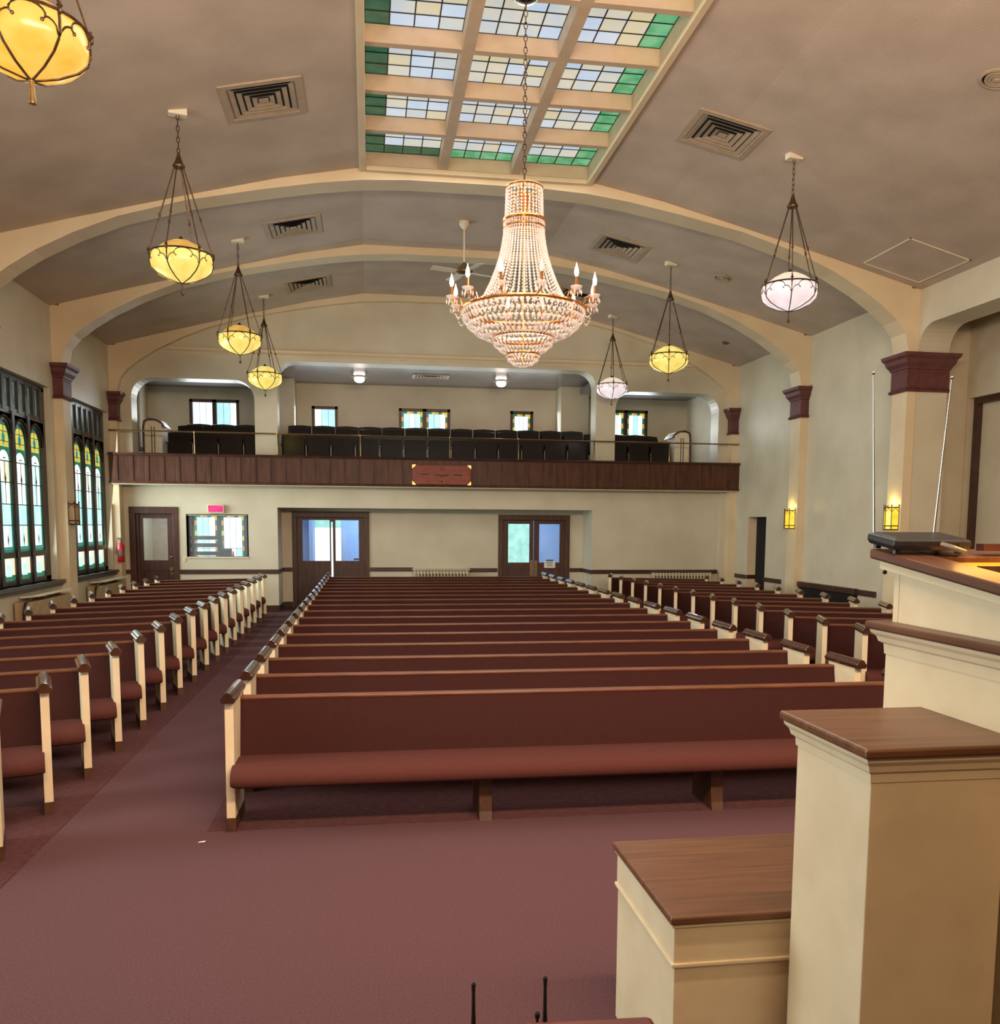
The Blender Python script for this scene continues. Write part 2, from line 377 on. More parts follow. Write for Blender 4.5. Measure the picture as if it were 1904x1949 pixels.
d = sthing('door_4', (-1.06, 23.8, 0)); MB().box(-.36, .36, 0, .03, 0, 1.9).build('lit_glass', 'g_out', d); MB().box(-.36, .36, 0, .03, 1.9, 2.4).build('lit_glass', 'g_leaf', d)
d = sthing('window_9', (4.03, 23.8, 0)); MB().box(-.39, .39, 0, .03, .5, 2.4).build('lit_glass', 'g_leaf', d)
# gallery shell
GY = 20.42; GT = .48; GB = 23.7
b = MB(); b.box(XL, XR, 20.12, 23.9, 2.86, 3.22)
b.box(-2.2, 5.5, 21.75, 23.9, 3.219, 3.52)
for x0, x1, dz in ((XL, -2.2, 0), (5.5, XR, .02)):
    b.box(x0, x1, 21.65, 23.9, 3.219, 3.45-dz); b.box(x0, x1, 22.4, 23.9, 3.449-dz, 3.57-2*dz)
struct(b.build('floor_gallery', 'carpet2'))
def opening(x0, x1, zt, r): # bottom-left, up, over, down
    return [(x0, 3.28)]+arc(x0+r, zt-r, r, PI, PI/2, 8)+arc(x1-r, zt-r, r, PI/2, 0, 8)+[(x1, 3.28)]
OPS = [opening(-5.06, -2.47, 5.13, .42), opening(-1.98, 5.27, 5.57, .38), opening(5.74, 8.28, 5.13, .42)]
b = MB()
edges = [XL]+[x for o in OPS for x in (o[0][0], o[-1][0])]+[XR]
for i in range(0, 8, 2):
    b.box(edges[i], edges[i+1], GY, GY+GT, 3.28, 7.2)
for o in OPS:
    for k in range(1, len(o)-2):
        (xa, za), (xb, zb) = o[k], o[k+1]
        if abs(xa-xb) < 1e-6: continue
        for y in (GY, GY+GT): b.quad((xa, y, za), (xb, y, zb), (xb, y, 7.2), (xa, y, 7.2))
        b.quad((xa, GY, za), (xb, GY, zb), (xb, GY+GT, zb), (xa, GY+GT, za))
struct(b.build('wall_gallery', 'wall'))
WINS = [(-4.47, -3.25, 3.75, 5.13, 2), (-1.43, -.77, 3.85, 5.03, 1), (.81, 2.16, 3.7, 5.03, 2), (3.77, 4.39, 3.85, 5.03, 1), (6.35, 7.57, 3.75, 5.13, 2)]
b = MB(); x = XL
for x0, x1, z0, z1, k in WINS:
    b.box(x, x0, GB, GB+.25, 3.2, 6); b.box(x0, x1, GB, GB+.25, 3.2, z0); b.box(x0, x1, GB, GB+.25, z1, 6); x = x1
b.box(x, XR, GB, GB+.25, 3.2, 6)
b.box(5.0, 5.74, 23.0, GB, 3.2, 5.7); b.box(-2.4, -1.82, 23.0, GB, 3.2, 5.7)
struct(b.build('wall_gallery_rear', 'wall'))
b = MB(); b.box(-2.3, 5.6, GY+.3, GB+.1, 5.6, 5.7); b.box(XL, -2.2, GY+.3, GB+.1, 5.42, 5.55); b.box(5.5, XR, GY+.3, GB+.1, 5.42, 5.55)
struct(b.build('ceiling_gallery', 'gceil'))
# moulding over the gallery and arch line
b = MB()
for z, dz, e in ((5.735, .055, .05), (5.66, .03, .03)): b.box(-4.28, 7.72, GY-e, GY, z, z+dz)
struct(b.build('trim_11', 'arch'))

# chair rails and baseboards
def rails(name, spans, mat_='trim'):
    b = MB()
    for s in spans: b.box(*s)
    return struct(b.build(name, mat_, bevel=.008))
Z0, Z1 = .868, .965
rails('trim_12', [(-4.18, -2.03, RY-.03, RY, Z0, Z1), (-2.03, -2.0, RY-.03, 21.5, Z0, Z1), (-2.0, -1.8, 21.47, 21.5, Z0, Z1), (.02, 1.05, 21.47, 21.5, Z0, Z1), (2.4, 3.12, 21.47, 21.5, Z0-.02, Z1-.02),
                  (4.94, 5.26, 21.47, 21.5, Z0-.02, Z1-.02), (5.23, 5.26, RY-.03, 21.5, Z0-.02, Z1-.02), (5.26, 8.4, RY-.03, RY, Z0-.015, Z1-.015), (XL, -5.22, RY-.03, RY, Z0, Z1)])
rails('trim_13', [(XR-.03, XR, 19.49, 20.1, .79, .885), (8.69, 8.9, 19.46, 19.49, .79, .885), (XR-.03, XR, 17.7, 18.53, .79, .885), (XR-.03, XR, 14.12, 14.75, .79, .895)])
rails('baseboard_rear', [(-4.18, -2.03, RY-.025, RY, 0, .15), (-2.03, -2.005, RY-.025, 21.5, 0, .15), (-2.0, -1.8, 21.475, 21.5, 0, .15), (.02, 3.12, 21.475, 21.5, 0, .15), (5.26, 8.4, RY-.025, RY, 0, .15)])
rails('baseboard_right', [(XR-.025, XR, 13.7, 16.8, 0, .15), (XR-.025, XR, 17.25, 18.5, 0, .15)])

# skylight
sk = sthing('window_8', (0, 0, 0))
b = MB()
cols = [(SKX0, 1.035), (1.165, 2.075), (2.205, SKX1)]
ybeams = [13.2-.045-1.055*i for i in range(8)]
GZ = 7.25
for x in (1.10, 2.14): b.box(x-.065, x+.065, SKY0, SKY1, 7.06, GZ+.05)
for y in ybeams[1:]: b.box(SKX0, SKX1, y-.045, y+.045, 7.062, GZ+.05)
b.box(SKX0-.02, SKX0, SKY0, SKY1, 7.06, GZ+.1); b.box(SKX1, SKX1+.02, SKY0, SKY1, 7.06, GZ+.1)
b.box(SKX0, SKX1, SKY1, SKY1+.02, 7.06, GZ+.1); b.box(SKX0, SKX1, SKY0-.02, SKY0, 7.06, GZ+.1)
b.build('skylight_grid', 'beam', sk)
b = MB()
for x0, x1, y0, y1 in ((SKX0-.09, SKX0, SKY0-.08, SKY1+.08), (SKX1, SKX1+.09, SKY0-.08, SKY1+.08), (SKX0, SKX1, SKY1, SKY1+.08), (SKX0, SKX1, SKY0-.08, SKY0)):
    b.box(x0, x1, y0, y1, 7.0, 7.075)
b.build('skylight_frame', 'arch', sk, bevel=.012)
for r in range(7):
    y1 = ybeams[r]-(.0 if r == 0 else .045); y0 = ybeams[r+1]+.045 if r+1 < len(ybeams) else SKY0
    if r == 0: y1 = SKY1
    for c, (x0, x1) in enumerate(cols):
        g = MB(); g.box(x0, x1, y0, y1, GZ+.012, GZ+.016, 0)
        nx, ny = 4, 4
        for i in range(nx):
            for j in range(ny):
                xa, xb = x0+(x1-x0)*i/nx, x0+(x1-x0)*(i+1)/nx; ya, yb = y0+(y1-y0)*j/ny, y0+(y1-y0)*(j+1)/ny
                m = RND.choice([1, 1, 1, 2, 2, 3])
                if c == 0 and i == 0: m = 5
                elif c == 2 and i == nx-1: m = 4
                elif r == 0 and j == ny-1: m = 5 if c == 0 else 4
                g.box(xa+.004, xb-.004, ya+.004, yb-.004, GZ, GZ+.004, m)
        for i in range(nx+1): xa = x0+(x1-x0)*i/nx; g.box(xa-.007, xa+.007, y0, y1, GZ-.008, GZ-.001, 0)
        for j in range(ny+1): ya = y0+(y1-y0)*j/ny; g.box(x0, x1, ya-.008, ya+.008, GZ-.007, GZ-.002, 0)
        g.build('skylight_pane', ['lead', 's_white', 's_blue', 's_amber', 's_green', 's_dkgreen'], sk)

# ------------------------------------------------------------------ stained glass windows of the side wall
def lancet_window(name, yc, ya, yb, nl, xg):
    wn = sthing(name, (xg, yc, 0))
    fr = MB(); gl = MB()
    t = .022
    pitch = .65; lw = .25; zs = 3.28; zap = 3.58
    ya -= yc; yb -= yc
    def fbox(y0, y1, z0, z1, x0=-t, x1=t): fr.box(x0, x1, y0, y1, z0, z1)
    cs = [(i-(nl-1)/2)*pitch for i in range(nl)]
    # outer frame
    fbox(ya, yb, .99, 1.07); fbox(ya, yb, 4.24, 4.33); fbox(ya, cs[0]-lw, 1.0, 4.3); fbox(cs[-1]+lw, yb, 1.0, 4.3)
    for a, c in zip(cs, cs[1:]): fbox(a+lw, c-lw, 1.0, zs); fbox((a+c)/2-.045, (a+c)/2+.045, 1.0, 3.75, -t, t+.025)
    fbox(cs[0]-lw, cs[-1]+lw, 1.43, 1.52); fbox(cs[0]-lw, cs[-1]+lw, 3.62, 3.80)
    # spandrels over each pointed head
    for c in cs:
        pts = [(c-lw*math.cos(a), zs+(zap-zs)*math.sin(a)) for a in [PI*i/12 for i in range(13)]]
        for (y0, z0), (y1, z1) in zip(pts, pts[1:]):
            for x in (-t, t): fr.quad((x, y0, z0), (x, y1, z1), (x, y1, 3.7), (x, y0, 3.7))
            fr.quad((-t, y0, z0), (-t, y1, z1), (t, y1, z1), (t, y0, z0))
        fr.tube([(t+.01, c-(lw+.06)*math.cos(a), zs+(zap-zs+.07)*math.sin(a)) for a in [PI*i/12 for i in range(13)]], .018, 5)
    for a, c in zip([cs[0]-pitch]+cs, cs+[cs[-1]+pitch]): fbox((a+c)/2-.075, (a+c)/2+.075, zs, 3.7)
    # top lights
    nt = nl*2; y0 = cs[0]-lw-.04; y1 = cs[-1]+lw+.04
    for i in range(nt+1):
        y = y0+(y1-y0)*i/nt; fbox(y-.05, y+.05, 3.75, 4.28, -t, t+.01)
    fr.build('window_frame', 'frame', wn)
    # glass: material per field
    def g(y0, y1, z0, z1, m, x=-.004): gl.box(x-.004, x, y0, y1, z0, z1, m)
    mats = ['lead', 'g_white', 'g_blue', 'g_cream', 'g_green', 'g_teal', 'g_yellow', 'g_orange', 'g_dim']
    gl.box(-.03, -.02, cs[0]-lw, cs[-1]+lw, 1.0, 4.3, 8)
    for ci, c in enumerate(cs):
        L, Rr = c-lw, c+lw
        # borders
        for yb0, yb1 in ((L, L+.045), (Rr-.045, Rr)):
            for k in range(8): g(yb0, yb1, 1.56+k*.22, 1.56+k*.22+.215, 4)
        # body panels in three columns, four rows
        zr = [1.60, 1.95, 2.28, 2.62, 2.95]
        for k in range(4):
            for j in range(3):
                w3 = (Rr-L-.12)/3; a = L+.06+j*w3
                m = 2 if k == 1 else (RND.choice([1, 1, 1, 1, 2, 3]))
                g(a+.003, a+w3-.003, zr[k]+.006, zr[k+1]-.006, m)
        g(L, Rr, 1.525, 1.555, 4); g(L, Rr, 1.56, 1.59, 5)
        # round top of the pale field
        pts = [(L+.06, 2.96)]+[(c-(lw-.06)*math.cos(a), 2.96+.16*math.sin(a)) for a in [PI*i/8 for i in range(9)]]+[(Rr-.06, 2.96)]
        gl.add([(-.001, y, z) for y, z in pts], [tuple(range(len(pts)))], 1)
        g(L, Rr, 2.97, 3.18, 4, -.006)
        # yellow head with teal flower
        head = [(L+.02, 3.17)]+[(c-(lw-.02)*math.cos(a), zs+(zap-zs-.02)*math.sin(a)) for a in [PI*i/12 for i in range(13)]]+[(Rr-.02, 3.17)]
        gl.add([(-.003, y, z) for y, z in head], [tuple(range(len(head)))], 4)
        head = [(L+.05, 3.17)]+[(c-(lw-.05)*math.cos(a), zs+(zap-zs-.06)*math.sin(a)) for a in [PI*i/12 for i in range(13)]]+[(Rr-.05, 3.17)]
        gl.add([(.001, y, z) for y, z in head], [tuple(range(len(head)))], 6)
        gl.add([(.004, c+dy, 3.32+dz) for dy, dz in ((-.07, .02), (0, .09), (.07, .02), (.05, -.08), (-.05, -.08))], [(0, 1, 2, 3, 4)], 5)
        for z in (3.25, 3.4, 3.5): g(L+.05, Rr-.05, z, z+.01, 0, .006)
        g(c-.005, c+.005, 3.2, 3.55, 0, .006)
        # motif: thin dark stem, diamond and crossbar
        g(c-.006, c+.006, 2.28, 2.95, 0, .006); g(c-.05, c+.05, 2.99, 3.005, 0, .006)
        gl.add([(.008, c+dy, 2.68+dz) for dy, dz in ((-.035, 0), (0, .10), (.035, 0), (0, -.12))], [(0, 1, 2, 3)], 0)
        gl.add([(.008, c+dy, 1.72+dz) for dy, dz in ((-.025, 0), (0, .10), (.025, 0), (0, -.12))], [(0, 1, 2, 3)], 0)
        for z in zr[1:]: g(L, Rr, z-.007, z+.007, 0, .005)
        # base panel
        g(L, Rr, 1.08, 1.43, 3, -.006); g(L, Rr, 1.08, 1.16, 4, -.003)
        blob = [(c-.12, 1.14), (c-.11, 1.3), (c-.05, 1.40), (c+.03, 1.40), (c+.08, 1.3), (c+.10, 1.14)]
        gl.add([(.001, y, z) for y, z in blob], [tuple(range(6))], 2)
        gl.add([(.004, c-.02+.05*math.cos(a), 1.365+.05*math.sin(a)) for a in [2*PI*i/8 for i in range(8)]], [tuple(range(8))], 1)
    y0 = cs[0]-lw-.04
    for i in range(nt):
        ww = (cs[-1]-cs[0]+2*lw+.08)/nt; m = (1, 7, 4, 2)[i % 4]
        g(y0+i*ww+.06, y0+i*ww+.1, 3.85, 4.2, m)
    gl.build('leaded_glass', mats, wn)
    MB().box(-.06, .23, ya-.25, yb+.12, .925, .99).box(-.06, .19, ya-.2, yb+.08, .88, .925).build('window_sill', 'frame', wn, bevel=.01)
    return wn
lancet_window('window_1', 15.2, 13.75, 16.66, 4, -5.60)
lancet_window('window_2', 18.71, 17.28, 20.14, 4, -5.60)
tw = sthing('window_3', (-6.85, 5, 0))  # out-of-view side window, added to let light in from the left
b = MB()
for i in range(7): b.box(-.05, .06, -3.1+i*1.033-.05, -3.1+i*1.033+.05, .99, 4.33)
b.box(-.05, .06, -3.1, 3.1, .99, 1.08); b.box(-.05, .06, -3.1, 3.1, 4.24, 4.33); b.box(-.05, .06, -3.1, 3.1, 3.0, 3.08)
b.build('window_frame', 'frame', tw); MB().box(-.02, 0, -3.1, 3.1, 1.0, 4.3).build('leaded_glass', 'g_white', tw)

def sash_window(name, x0, x1, z0, z1, k, y, border=True, fm='trim'):
    wn = sthing(name, ((x0+x1)/2, y, 0)); hw = (x1-x0)/2
    f = MB(); g = MB(); t = .07
    f.box(-hw, hw, -.03, .08, z0, z0+t); f.box(-hw, hw, -.03, .08, z1-t, z1); f.box(-hw, -hw+t, -.03, .08, z0, z1); f.box(hw-t, hw, -.03, .08, z0, z1)
    spans = [(-hw+t, hw-t)] if k == 1 else [(-hw+t, -.05), (.05, hw-t)]
    if k == 2: f.box(-.05, .05, -.03, .08, z0, z1)
    mats = ['lead', 'g_white', 'g_green', 'g_yellow', 'g_orange', 'g_blue']
    for a, b2 in spans:
        zb, zt = z0+t, z1-t
        g.box(a, b2, .05, .055, zb, zt, 0)
        e = .055 if border else 0
        if border:
            for i in range(9):
                za = zb+(zt-zb)*i/9; zz = zb+(zt-zb)*(i+1)/9-.006
                g.box(a+.004, a+e-.004, .044, .05, za, zz, (2, 3, 2, 4)[i % 4]); g.box(b2-e+.004, b2-.004, .044, .05, za, zz, (3, 2, 4, 2)[i % 4])
            nn = 5
            for i in range(nn):
                xa = a+e+(b2-a-2*e)*i/nn; g.box(xa, xa+(b2-a-2*e)/nn-.006, .044, .05, zt-e, zt-.004, (2, 3, 4)[i % 3])
        for i in range(3):
            xa = a+e+(b2-a-2*e)*i/3; xb = xa+(b2-a-2*e)/3
            zs_ = [zb, zb+(zt-zb)*.28, zt-e]
            for q in range(2): g.box(xa+.004, xb-.004, .04, .05, zs_[q]+.004, zs_[q+1]-.004, RND.choice([1, 1, 5]))
    f.build('window_frame', fm, wn); g.build('leaded_glass', mats, wn)
    return wn
for i, (x0, x1, z0, z1, k) in enumerate(WINS):
    sash_window('window_%d' % (10+i), x0, x1, z0, z1, k, GB+.02, border=i > 1)
sash_window('window_15', -4.5, -3.12, .95, 2.28, 2, 23.68, True, 'frame')
wn = sthing('window_16', (XL-.1, 22.3, 0))
b = MB(); b.box(-.03, .05, -.55, -.47, 3.8, 5.2); b.box(-.03, .05, .5, .58, 3.8, 5.2); b.box(-.03, .05, -.5, .55, 5.1, 5.2); b.box(-.03, .05, -.5, .55, 4.4, 4.46); b.box(-.03, .16, -.55, .6, 3.74, 3.82)
b.build('window_frame', 'frame', wn); MB().box(-.02, -.01, -.5, .5, 3.8, 5.15).build('leaded_glass', 'g_white', wn)
# interior window of the vestibule wall
wn = sthing('window_17', (-3.345, RY, 0)); b = MB()
b.box(-.67, .67, -.02, .28, 1.22, 1.25); b.box(-.67, -.645, 0, .28, 1.25, 2.18); b.box(.645, .67, 0, .28, 1.25, 2.18); b.box(-.67, .67, 0, .28, 2.17, 2.2)
b.build('window_frame', 'white', wn); MB().box(-.645, .645, .12, .126, 1.25, 2.17).build('glass_pane', 'pane', wn)

# ------------------------------------------------------------------ doors
def leaf(parent, x0, x1, y, zt, gx0, gx1, gz0, gz1, sub=True):
    b = MB(); t = .05
    b.box(x0, gx0, y, y+t, 0.01, zt); b.box(gx1, x1, y, y+t, .01, zt); b.box(gx0, gx1, y, y+t, gz1, zt); b.box(gx0, gx1, y, y+t, .01, gz0)
    o = b.build('door_leaf', 'door', parent)
    p = MB()
    for za, zb in ((.15, .5), (.56, .95)):
        p.box(gx0, gx1, y-.006, y, za, za+.012); p.box(gx0, gx1, y-.006, y, zb-.012, zb); p.box(gx0, gx0+.012, y-.006, y, za, zb); p.box(gx1-.012, gx1, y-.006, y, za, zb)
    p.build('panel_molding', 'trim', o)
    MB().box(gx0, gx1, y+.02, y+.026, gz0, gz1).build('glass_pane', 'pane', o)
    return o
d1 = sthing('door_1', (0, 0, 0))
b = MB(); b.box(-5.22, -5.09, RY-.03, RY+.25, 0, 2.35); b.box(-4.30, -4.18, RY-.03, RY+.25, 0, 2.35); b.box(-5.222, -4.178, RY-.033, RY+.252, 2.2, 2.353)
b.box(-5.09, -5.03, RY+.02, RY+.25, 0, 2.2)
b.build('door_frame', 'door', d1, bevel=.01)
lf = leaf(d1, -5.05, -4.30, RY+.06, 2.2, -4.95, -4.43, 1.17, 2.10)
MB().lathe([(0, -.065), (.03, -.06), (.035, -.04), (.012, -.025), (.012, 0), (.03, .004)], 10, (-4.355, RY+.05, .95), ax='y').build('door_knob', 'chrome', lf, smooth=True)
MB().lathe([(0, -.02), (.025, -.015), (.028, 0)], 10, (-4.36, RY+.06, 1.24), ax='y').build('lock_cylinder', 'chrome', lf, smooth=True)
MB().box(-4.39, -4.32, RY+.05, RY+.06, .84, 1.02).build('lock_plate', 'brass', lf)
d2 = sthing('door_2', (0, 0, 0)); b = MB()
b.box(-1.79, -1.68, 21.46, 21.7, 0, 2.29); b.box(-.10, .01, 21.46, 21.7, 0, 2.29); b.box(-1.792, .012, 21.457, 21.702, 2.15, 2.292); b.build('door_frame', 'door', d2, bevel=.01)
for x0, x1, g0, g1 in ((-1.68, -.89, -1.555, -.92), (-.845, -.10, -.785, -.235)):
    lf = leaf(d2, x0, x1, 21.53, 2.15, g0, g1, 1.12, 2.09)
MB().box(-.36, -.24, 21.52, 21.53, 1.14, 1.18).build('push_bar', 'trim', lf)
MB().box(-.889, -.846, 21.56, 21.57, 2.05, 2.15).build('astragal', 'door', d2)
d3 = sthing('door_3', (0, 0, 0)); b = MB()
b.box(3.14, 3.25, 21.46, 21.7, 0, 2.25); b.box(4.82, 4.93, 21.46, 21.7, 0, 2.25); b.box(3.138, 4.932, 21.457, 21.702, 2.12, 2.252); b.build('door_frame', 'door', d3, bevel=.01)
for x0, x1, g0, g1, px in ((3.25, 4.025, 3.395, 3.93, 3.94), (4.04, 4.82, 4.17, 4.69, 4.055)):
    lf = leaf(d3, x0, x1, 21.53, 2.12, g0, g1, 1.08, 2.03)
    MB().box(px, px+.07, 21.52, 21.53, .74, 1.14).build('push_plate', 'brass', lf)
nt_ = thing('paper_notice', (4.44, 21.515, 1.04), 'white paper notice taped to the double door with brass push plates', 'notice')
MB().box(-.14, .14, -.002, 0, -.09, .08).build('sheet', 'paper', nt_); MB().box(-.09, .09, -.004, .0, .075, .115).build('tape_strip', 'tape', nt_)
b = MB()
for z, xs_ in ((.03, (-.09, -.055, -.02, .015, .05)), (-.03, (-.06, -.025, .01, .045))):
    for x in xs_: b.box(x, x+.008, -.004, -.002, z-.018, z+.018); b.box(x, x+.024, -.004, -.002, z+.012, z+.018); b.box(x+.016, x+.024, -.004, -.002, z-.018, z+.01)
b.build('lettering', 'ink', nt_)
d5 = sthing('door_5', (XR, 19, 0)); MB().box(.21, .26, -.47, .49, 0.005, 2.22).build('door_leaf', 'dark', d5)
MB().box(.0, .26, .47, .49, 0, 2.22).build('door_jamb', 'arch', d5); MB().box(.19, .21, -.30, -.28, .95, 1.05).build('door_handle', 'brass', d5)

# ------------------------------------------------------------------ pews
def make_pew(name, L, legs, label, group, notch=.015):
    t = thing(name, (0, 0, 0), label, 'pew', group)
    e = .055; hL = L/2
    def cush(y0, y1, z0, z1):
        c, h = (y0+y1)/2, (z1-z0)/2
        return [(y0+.03, z0), (y1, z0), (y1, z1-.02), (y1-.10, z1), (y0+.12, z1), (y0+.05, z1-.018), (y0+.012, z1-.05), (y0, z0+.055), (y0+.004, z0+.02)]
    prof = cush(-.14, .30, .317, .452)
    cy_, cz_ = .08, .385
    rings = []
    for x, s in ((-hL+e-.012, .86), (-hL+e+.01, .97), (-hL+e+.05, 1), (hL-e-.05, 1), (hL-e-.01, .97), (hL-e+.012, .86)):
        rings.append([(x, cy_+(y-cy_)*(s if s > .9 else .93), cz_+(z-cz_)*s) for y, z in prof])
    MB().loft(rings).build('seat_cushion', 'seat', t, smooth=True, angle=60)
    MB().prism([(.25, .36), (.31, .36), (.405, .81), (.335, .81), (.30, .62), (.27, .45)], -hL+e, hL-e, 'x').build('backrest', 'maroon', t)
    MB().prism([(.330, .811), (.410, .811), (.413, .822), (.400, .831), (.340, .831), (.327, .822)], -hL+e, hL-e, 'x').build('top_rail', 'rail', t)
    for s in (-1, 1):
        x0, x1 = (-hL, -hL+e) if s < 0 else (hL-e, hL)
        p = MB().prism([(0, .09), (.40, .09), (.44, .30), (.43, .6), (.43, .86), (.012, .86), (0, .4)], x0, x1, 'x').build('end_panel', 'cream', t)
        xc = (x0+x1)/2
        pr_ = [(-.038, .0), (-.045, .018), (-.05, .03), (-.034, .045), (-.030, .055), (-.018, .068), (0, .073)]
        pr_ = pr_+[(-a, b) for a, b in pr_[-2::-1]]
        MB().prism([(xc+a, .857+b) for a, b in pr_], -.045, .47, 'y').build('end_cap', 'cap', p, bevel=.003)
        MB().box(x0-.004, x1+.004, -.006, .406, 0, .092).build('foot_base', 'foot', p)
    for x in legs:
        MB().prism([(.0, 0), (.40, 0), (.36, .33), (.05, .33), (.02, .06)], x-.043, x+.043, 'x').build('leg', 'foot', t)
    return t
TH = math.radians(19.5)
NL = 'beside the stained glass windows'
pc = make_pew('church_pew', 4.93, (-.76, .90), 'first maroon pew from the front in the wide middle bank', 'pews of the middle bank')
pl = make_pew('church_pew', 2.165, (0,), 'pew cut off at the front, by the aisle '+NL, 'pews of the window bank')
pr = make_pew('church_pew', 2.165, (0,), 'x', 'pews of the far wall bank')
for i in range(17):
    o = pc if i == 0 else dup(pc, label='%s maroon pew from the front in the wide middle bank' % ORD[i])
    o.location = (1.535, 5.80+.86*i, 0)
for i in range(17):
    o = pl if i == 0 else dup(pl, label='%s full maroon pew from the front in the bank %s' % (ORD[i-1], NL))
    o.location = (-2.187-1.055*math.cos(TH), 6.30+.86*(i-1)-1.055*math.sin(TH), 0); o.rotation_euler = (0, 0, TH)
for i in range(14):
    lab = '%s maroon pew from the rear wall in the narrow bank along the sconce wall' % ORD[i]
    o = pr if i == 0 else dup(pr, label=lab)
    o['label'] = lab
    o.location = (5.33+1.055*math.cos(TH), 6.25+.86*(15-i)-1.055*math.sin(TH), 0); o.rotation_euler = (0, 0, -TH)

# ------------------------------------------------------------------ balcony front, rail, clock
bf = thing('balcony_front', (0, 20.06, 2.84), 'long brown wood paneled balcony front spanning the rear wall', 'balcony')
MB().box(XL, XR, 0, .08, 0, .62).build('panel_backing', 'panel', bf)
b = MB(); x = XL+.15
while x < XR-.1: b.box(x-.035, x+.035, -.018, 0, .05, .58); x += .318
b.build('panel_batten_trim', 'panel', bf, bevel=.004)
MB().prism([(-.06, .60), (-.07, .625), (-.05, .65), (.2, .65), (.2, .60)], XL, XR, 'x').build('cap_rail', 'trim', bf)
MB().prism([(-.03, .0), (-.035, .03), (-.02, .055), (.02, .055), (.02, 0)], XL, XR, 'x').build('bottom_rail', 'panel', bf)
MB().box(XL, XR, .0, .5, -.02, .0).build('soffit_board', 'wall', bf)
gr = thing('gallery_rail', (0, 20.13, 3.49), 'thin brass safety rail on posts above the wood balcony front', 'railing')
MB().tube([(XL, 0, .475), (XR, 0, .44)], .017, 8).build('handrail', 'brass', gr, smooth=True)
for x in (-3.71, -1.96, -.16, 1.83, 3.40, 5.17, 6.98):
    MB().lathe([(.035, 0), (.035, .012), (.016, .02), (.016, .44), (.024, .45), (.024, .48)], 8, (x, 0, 0)).build('post', 'brass', gr, smooth=True)
ck = thing('wall_clock', (1.635, 20.055, 3.11), 'rectangular cherry wood wall clock mounted on the balcony front', 'clock')
MB().box(-.655, .655, -.05, -.02, -.215, .215).build('clock_board', 'clock', ck, bevel=.008)
for sx in (-1, 1):
    for sz in (-1, 1):
        q = MB().add([(sx*.66, -.054, sz*.22), (sx*.58, -.054, sz*.22), (sx*.585, -.054, sz*.21), (sx*.648, -.054, sz*.15), (sx*.66, -.054, sz*.14)], [(0, 1, 2, 3, 4)])
        q.add([(sx*.66, -.046, sz*.22), (sx*.58, -.046, sz*.22), (sx*.585, -.046, sz*.21), (sx*.648, -.046, sz*.15), (sx*.66, -.046, sz*.14)], [(0, 1, 2, 3, 4)])
        q.add([(sx*.66, y, sz*.22) for y in (-.054, -.046)]+[(sx*.66, y, sz*.14) for y in (-.046, -.054)], [(0, 1, 2, 3)]).build('corner_bracket', 'gold', ck)
text('12', .085, 'ink', ck, (0, -.052, .13), name='numeral'); 
MB().box(-.46, -.28, -.053, -.05, 0, .022).build('hour_mark', 'ink', ck); MB().box(.28, .46, -.053, -.05, -.012, .012).build('hour_mark', 'ink', ck)
MB().box(-.015, .015, -.053, -.05, -.16, -.125).build('hour_mark', 'ink', ck)
MB().tube([(0, -.056, -.05), (-.015, -.056, -.01), (-.13, -.056, .0), (-.15, -.056, .02)], .009, 5).build('clock_hand', 'ink', ck)
MB().tube([(0, -.058, -.05), (.02, -.058, -.01), (.13, -.058, -.005), (.135, -.058, .015)], .007, 5).build('clock_hand', 'ink', ck)

# ------------------------------------------------------------------ gallery seats
def make_seat():
    t = thing('theater_seat', (0, 0, 0), 'x', 'seat', 'folding seats in the gallery')
    pts = [(-.279, .36), (.277, .36), (.278, .822), (.2, .832), (.1, .84), (0, .845), (-.1, .84), (-.2, .832), (-.2795, .822)]
    MB().loft([[(x, .22+(z-.4)*.16, z) for x, z in pts], [(x, .25+(z-.4)*.16, z) for x, z in pts]]).build('backrest', 'theater', t, bevel=.004)
    MB().prism([(.05, .30), (.11, .28), (.2, .74), (.15, .76)], -.24, .25, 'x').build('folding_seat', 'theater', t, bevel=.01)
    MB().box(-.277, -.257, .06, .13, .03, .555).box(-.279, -.255, .0, .3, 0, .028).build('standard_frame', 'steel', t)
    MB().box(-.279, -.244, -.02, .19, .56, .585).build('armrest', 'theater', t, bevel=.006)
    return t
seat = make_seat(); first = [True]
def put_seat(x, y, z, lab):
    o = seat if first[0] else dup(seat)
    first[0] = False; o['label'] = lab; o.location = (x, y, z)
for i in range(13): put_seat(-1.70+.56*i, 21.0, 3.223, '%s dark folding seat from the window side in the front row of the middle gallery' % ORD[i])
for i in range(13): put_seat(-1.62+.56*i, 21.85, 3.523, '%s dark folding seat from the window side in the second middle gallery row' % ORD[i])
for r_, (y, z) in enumerate(((21.0, 3.223), (21.75, 3.453), (22.5, 3.573))):
    for i in range(4 if r_ < 2 else 3):
        put_seat(-4.22+.56*i+.07*r_, y, z, '%s dark folding seat in row %s of the window-side gallery bay' % (ORD[i], ['one', 'two', 'three'][r_]))
    for i in range(3):
        put_seat(5.98+.56*i-.07*r_, y, z-.02*r_, '%s dark folding seat in row %s of the sconce-side gallery bay' % (ORD[i], ['one', 'two', 'three'][r_]))
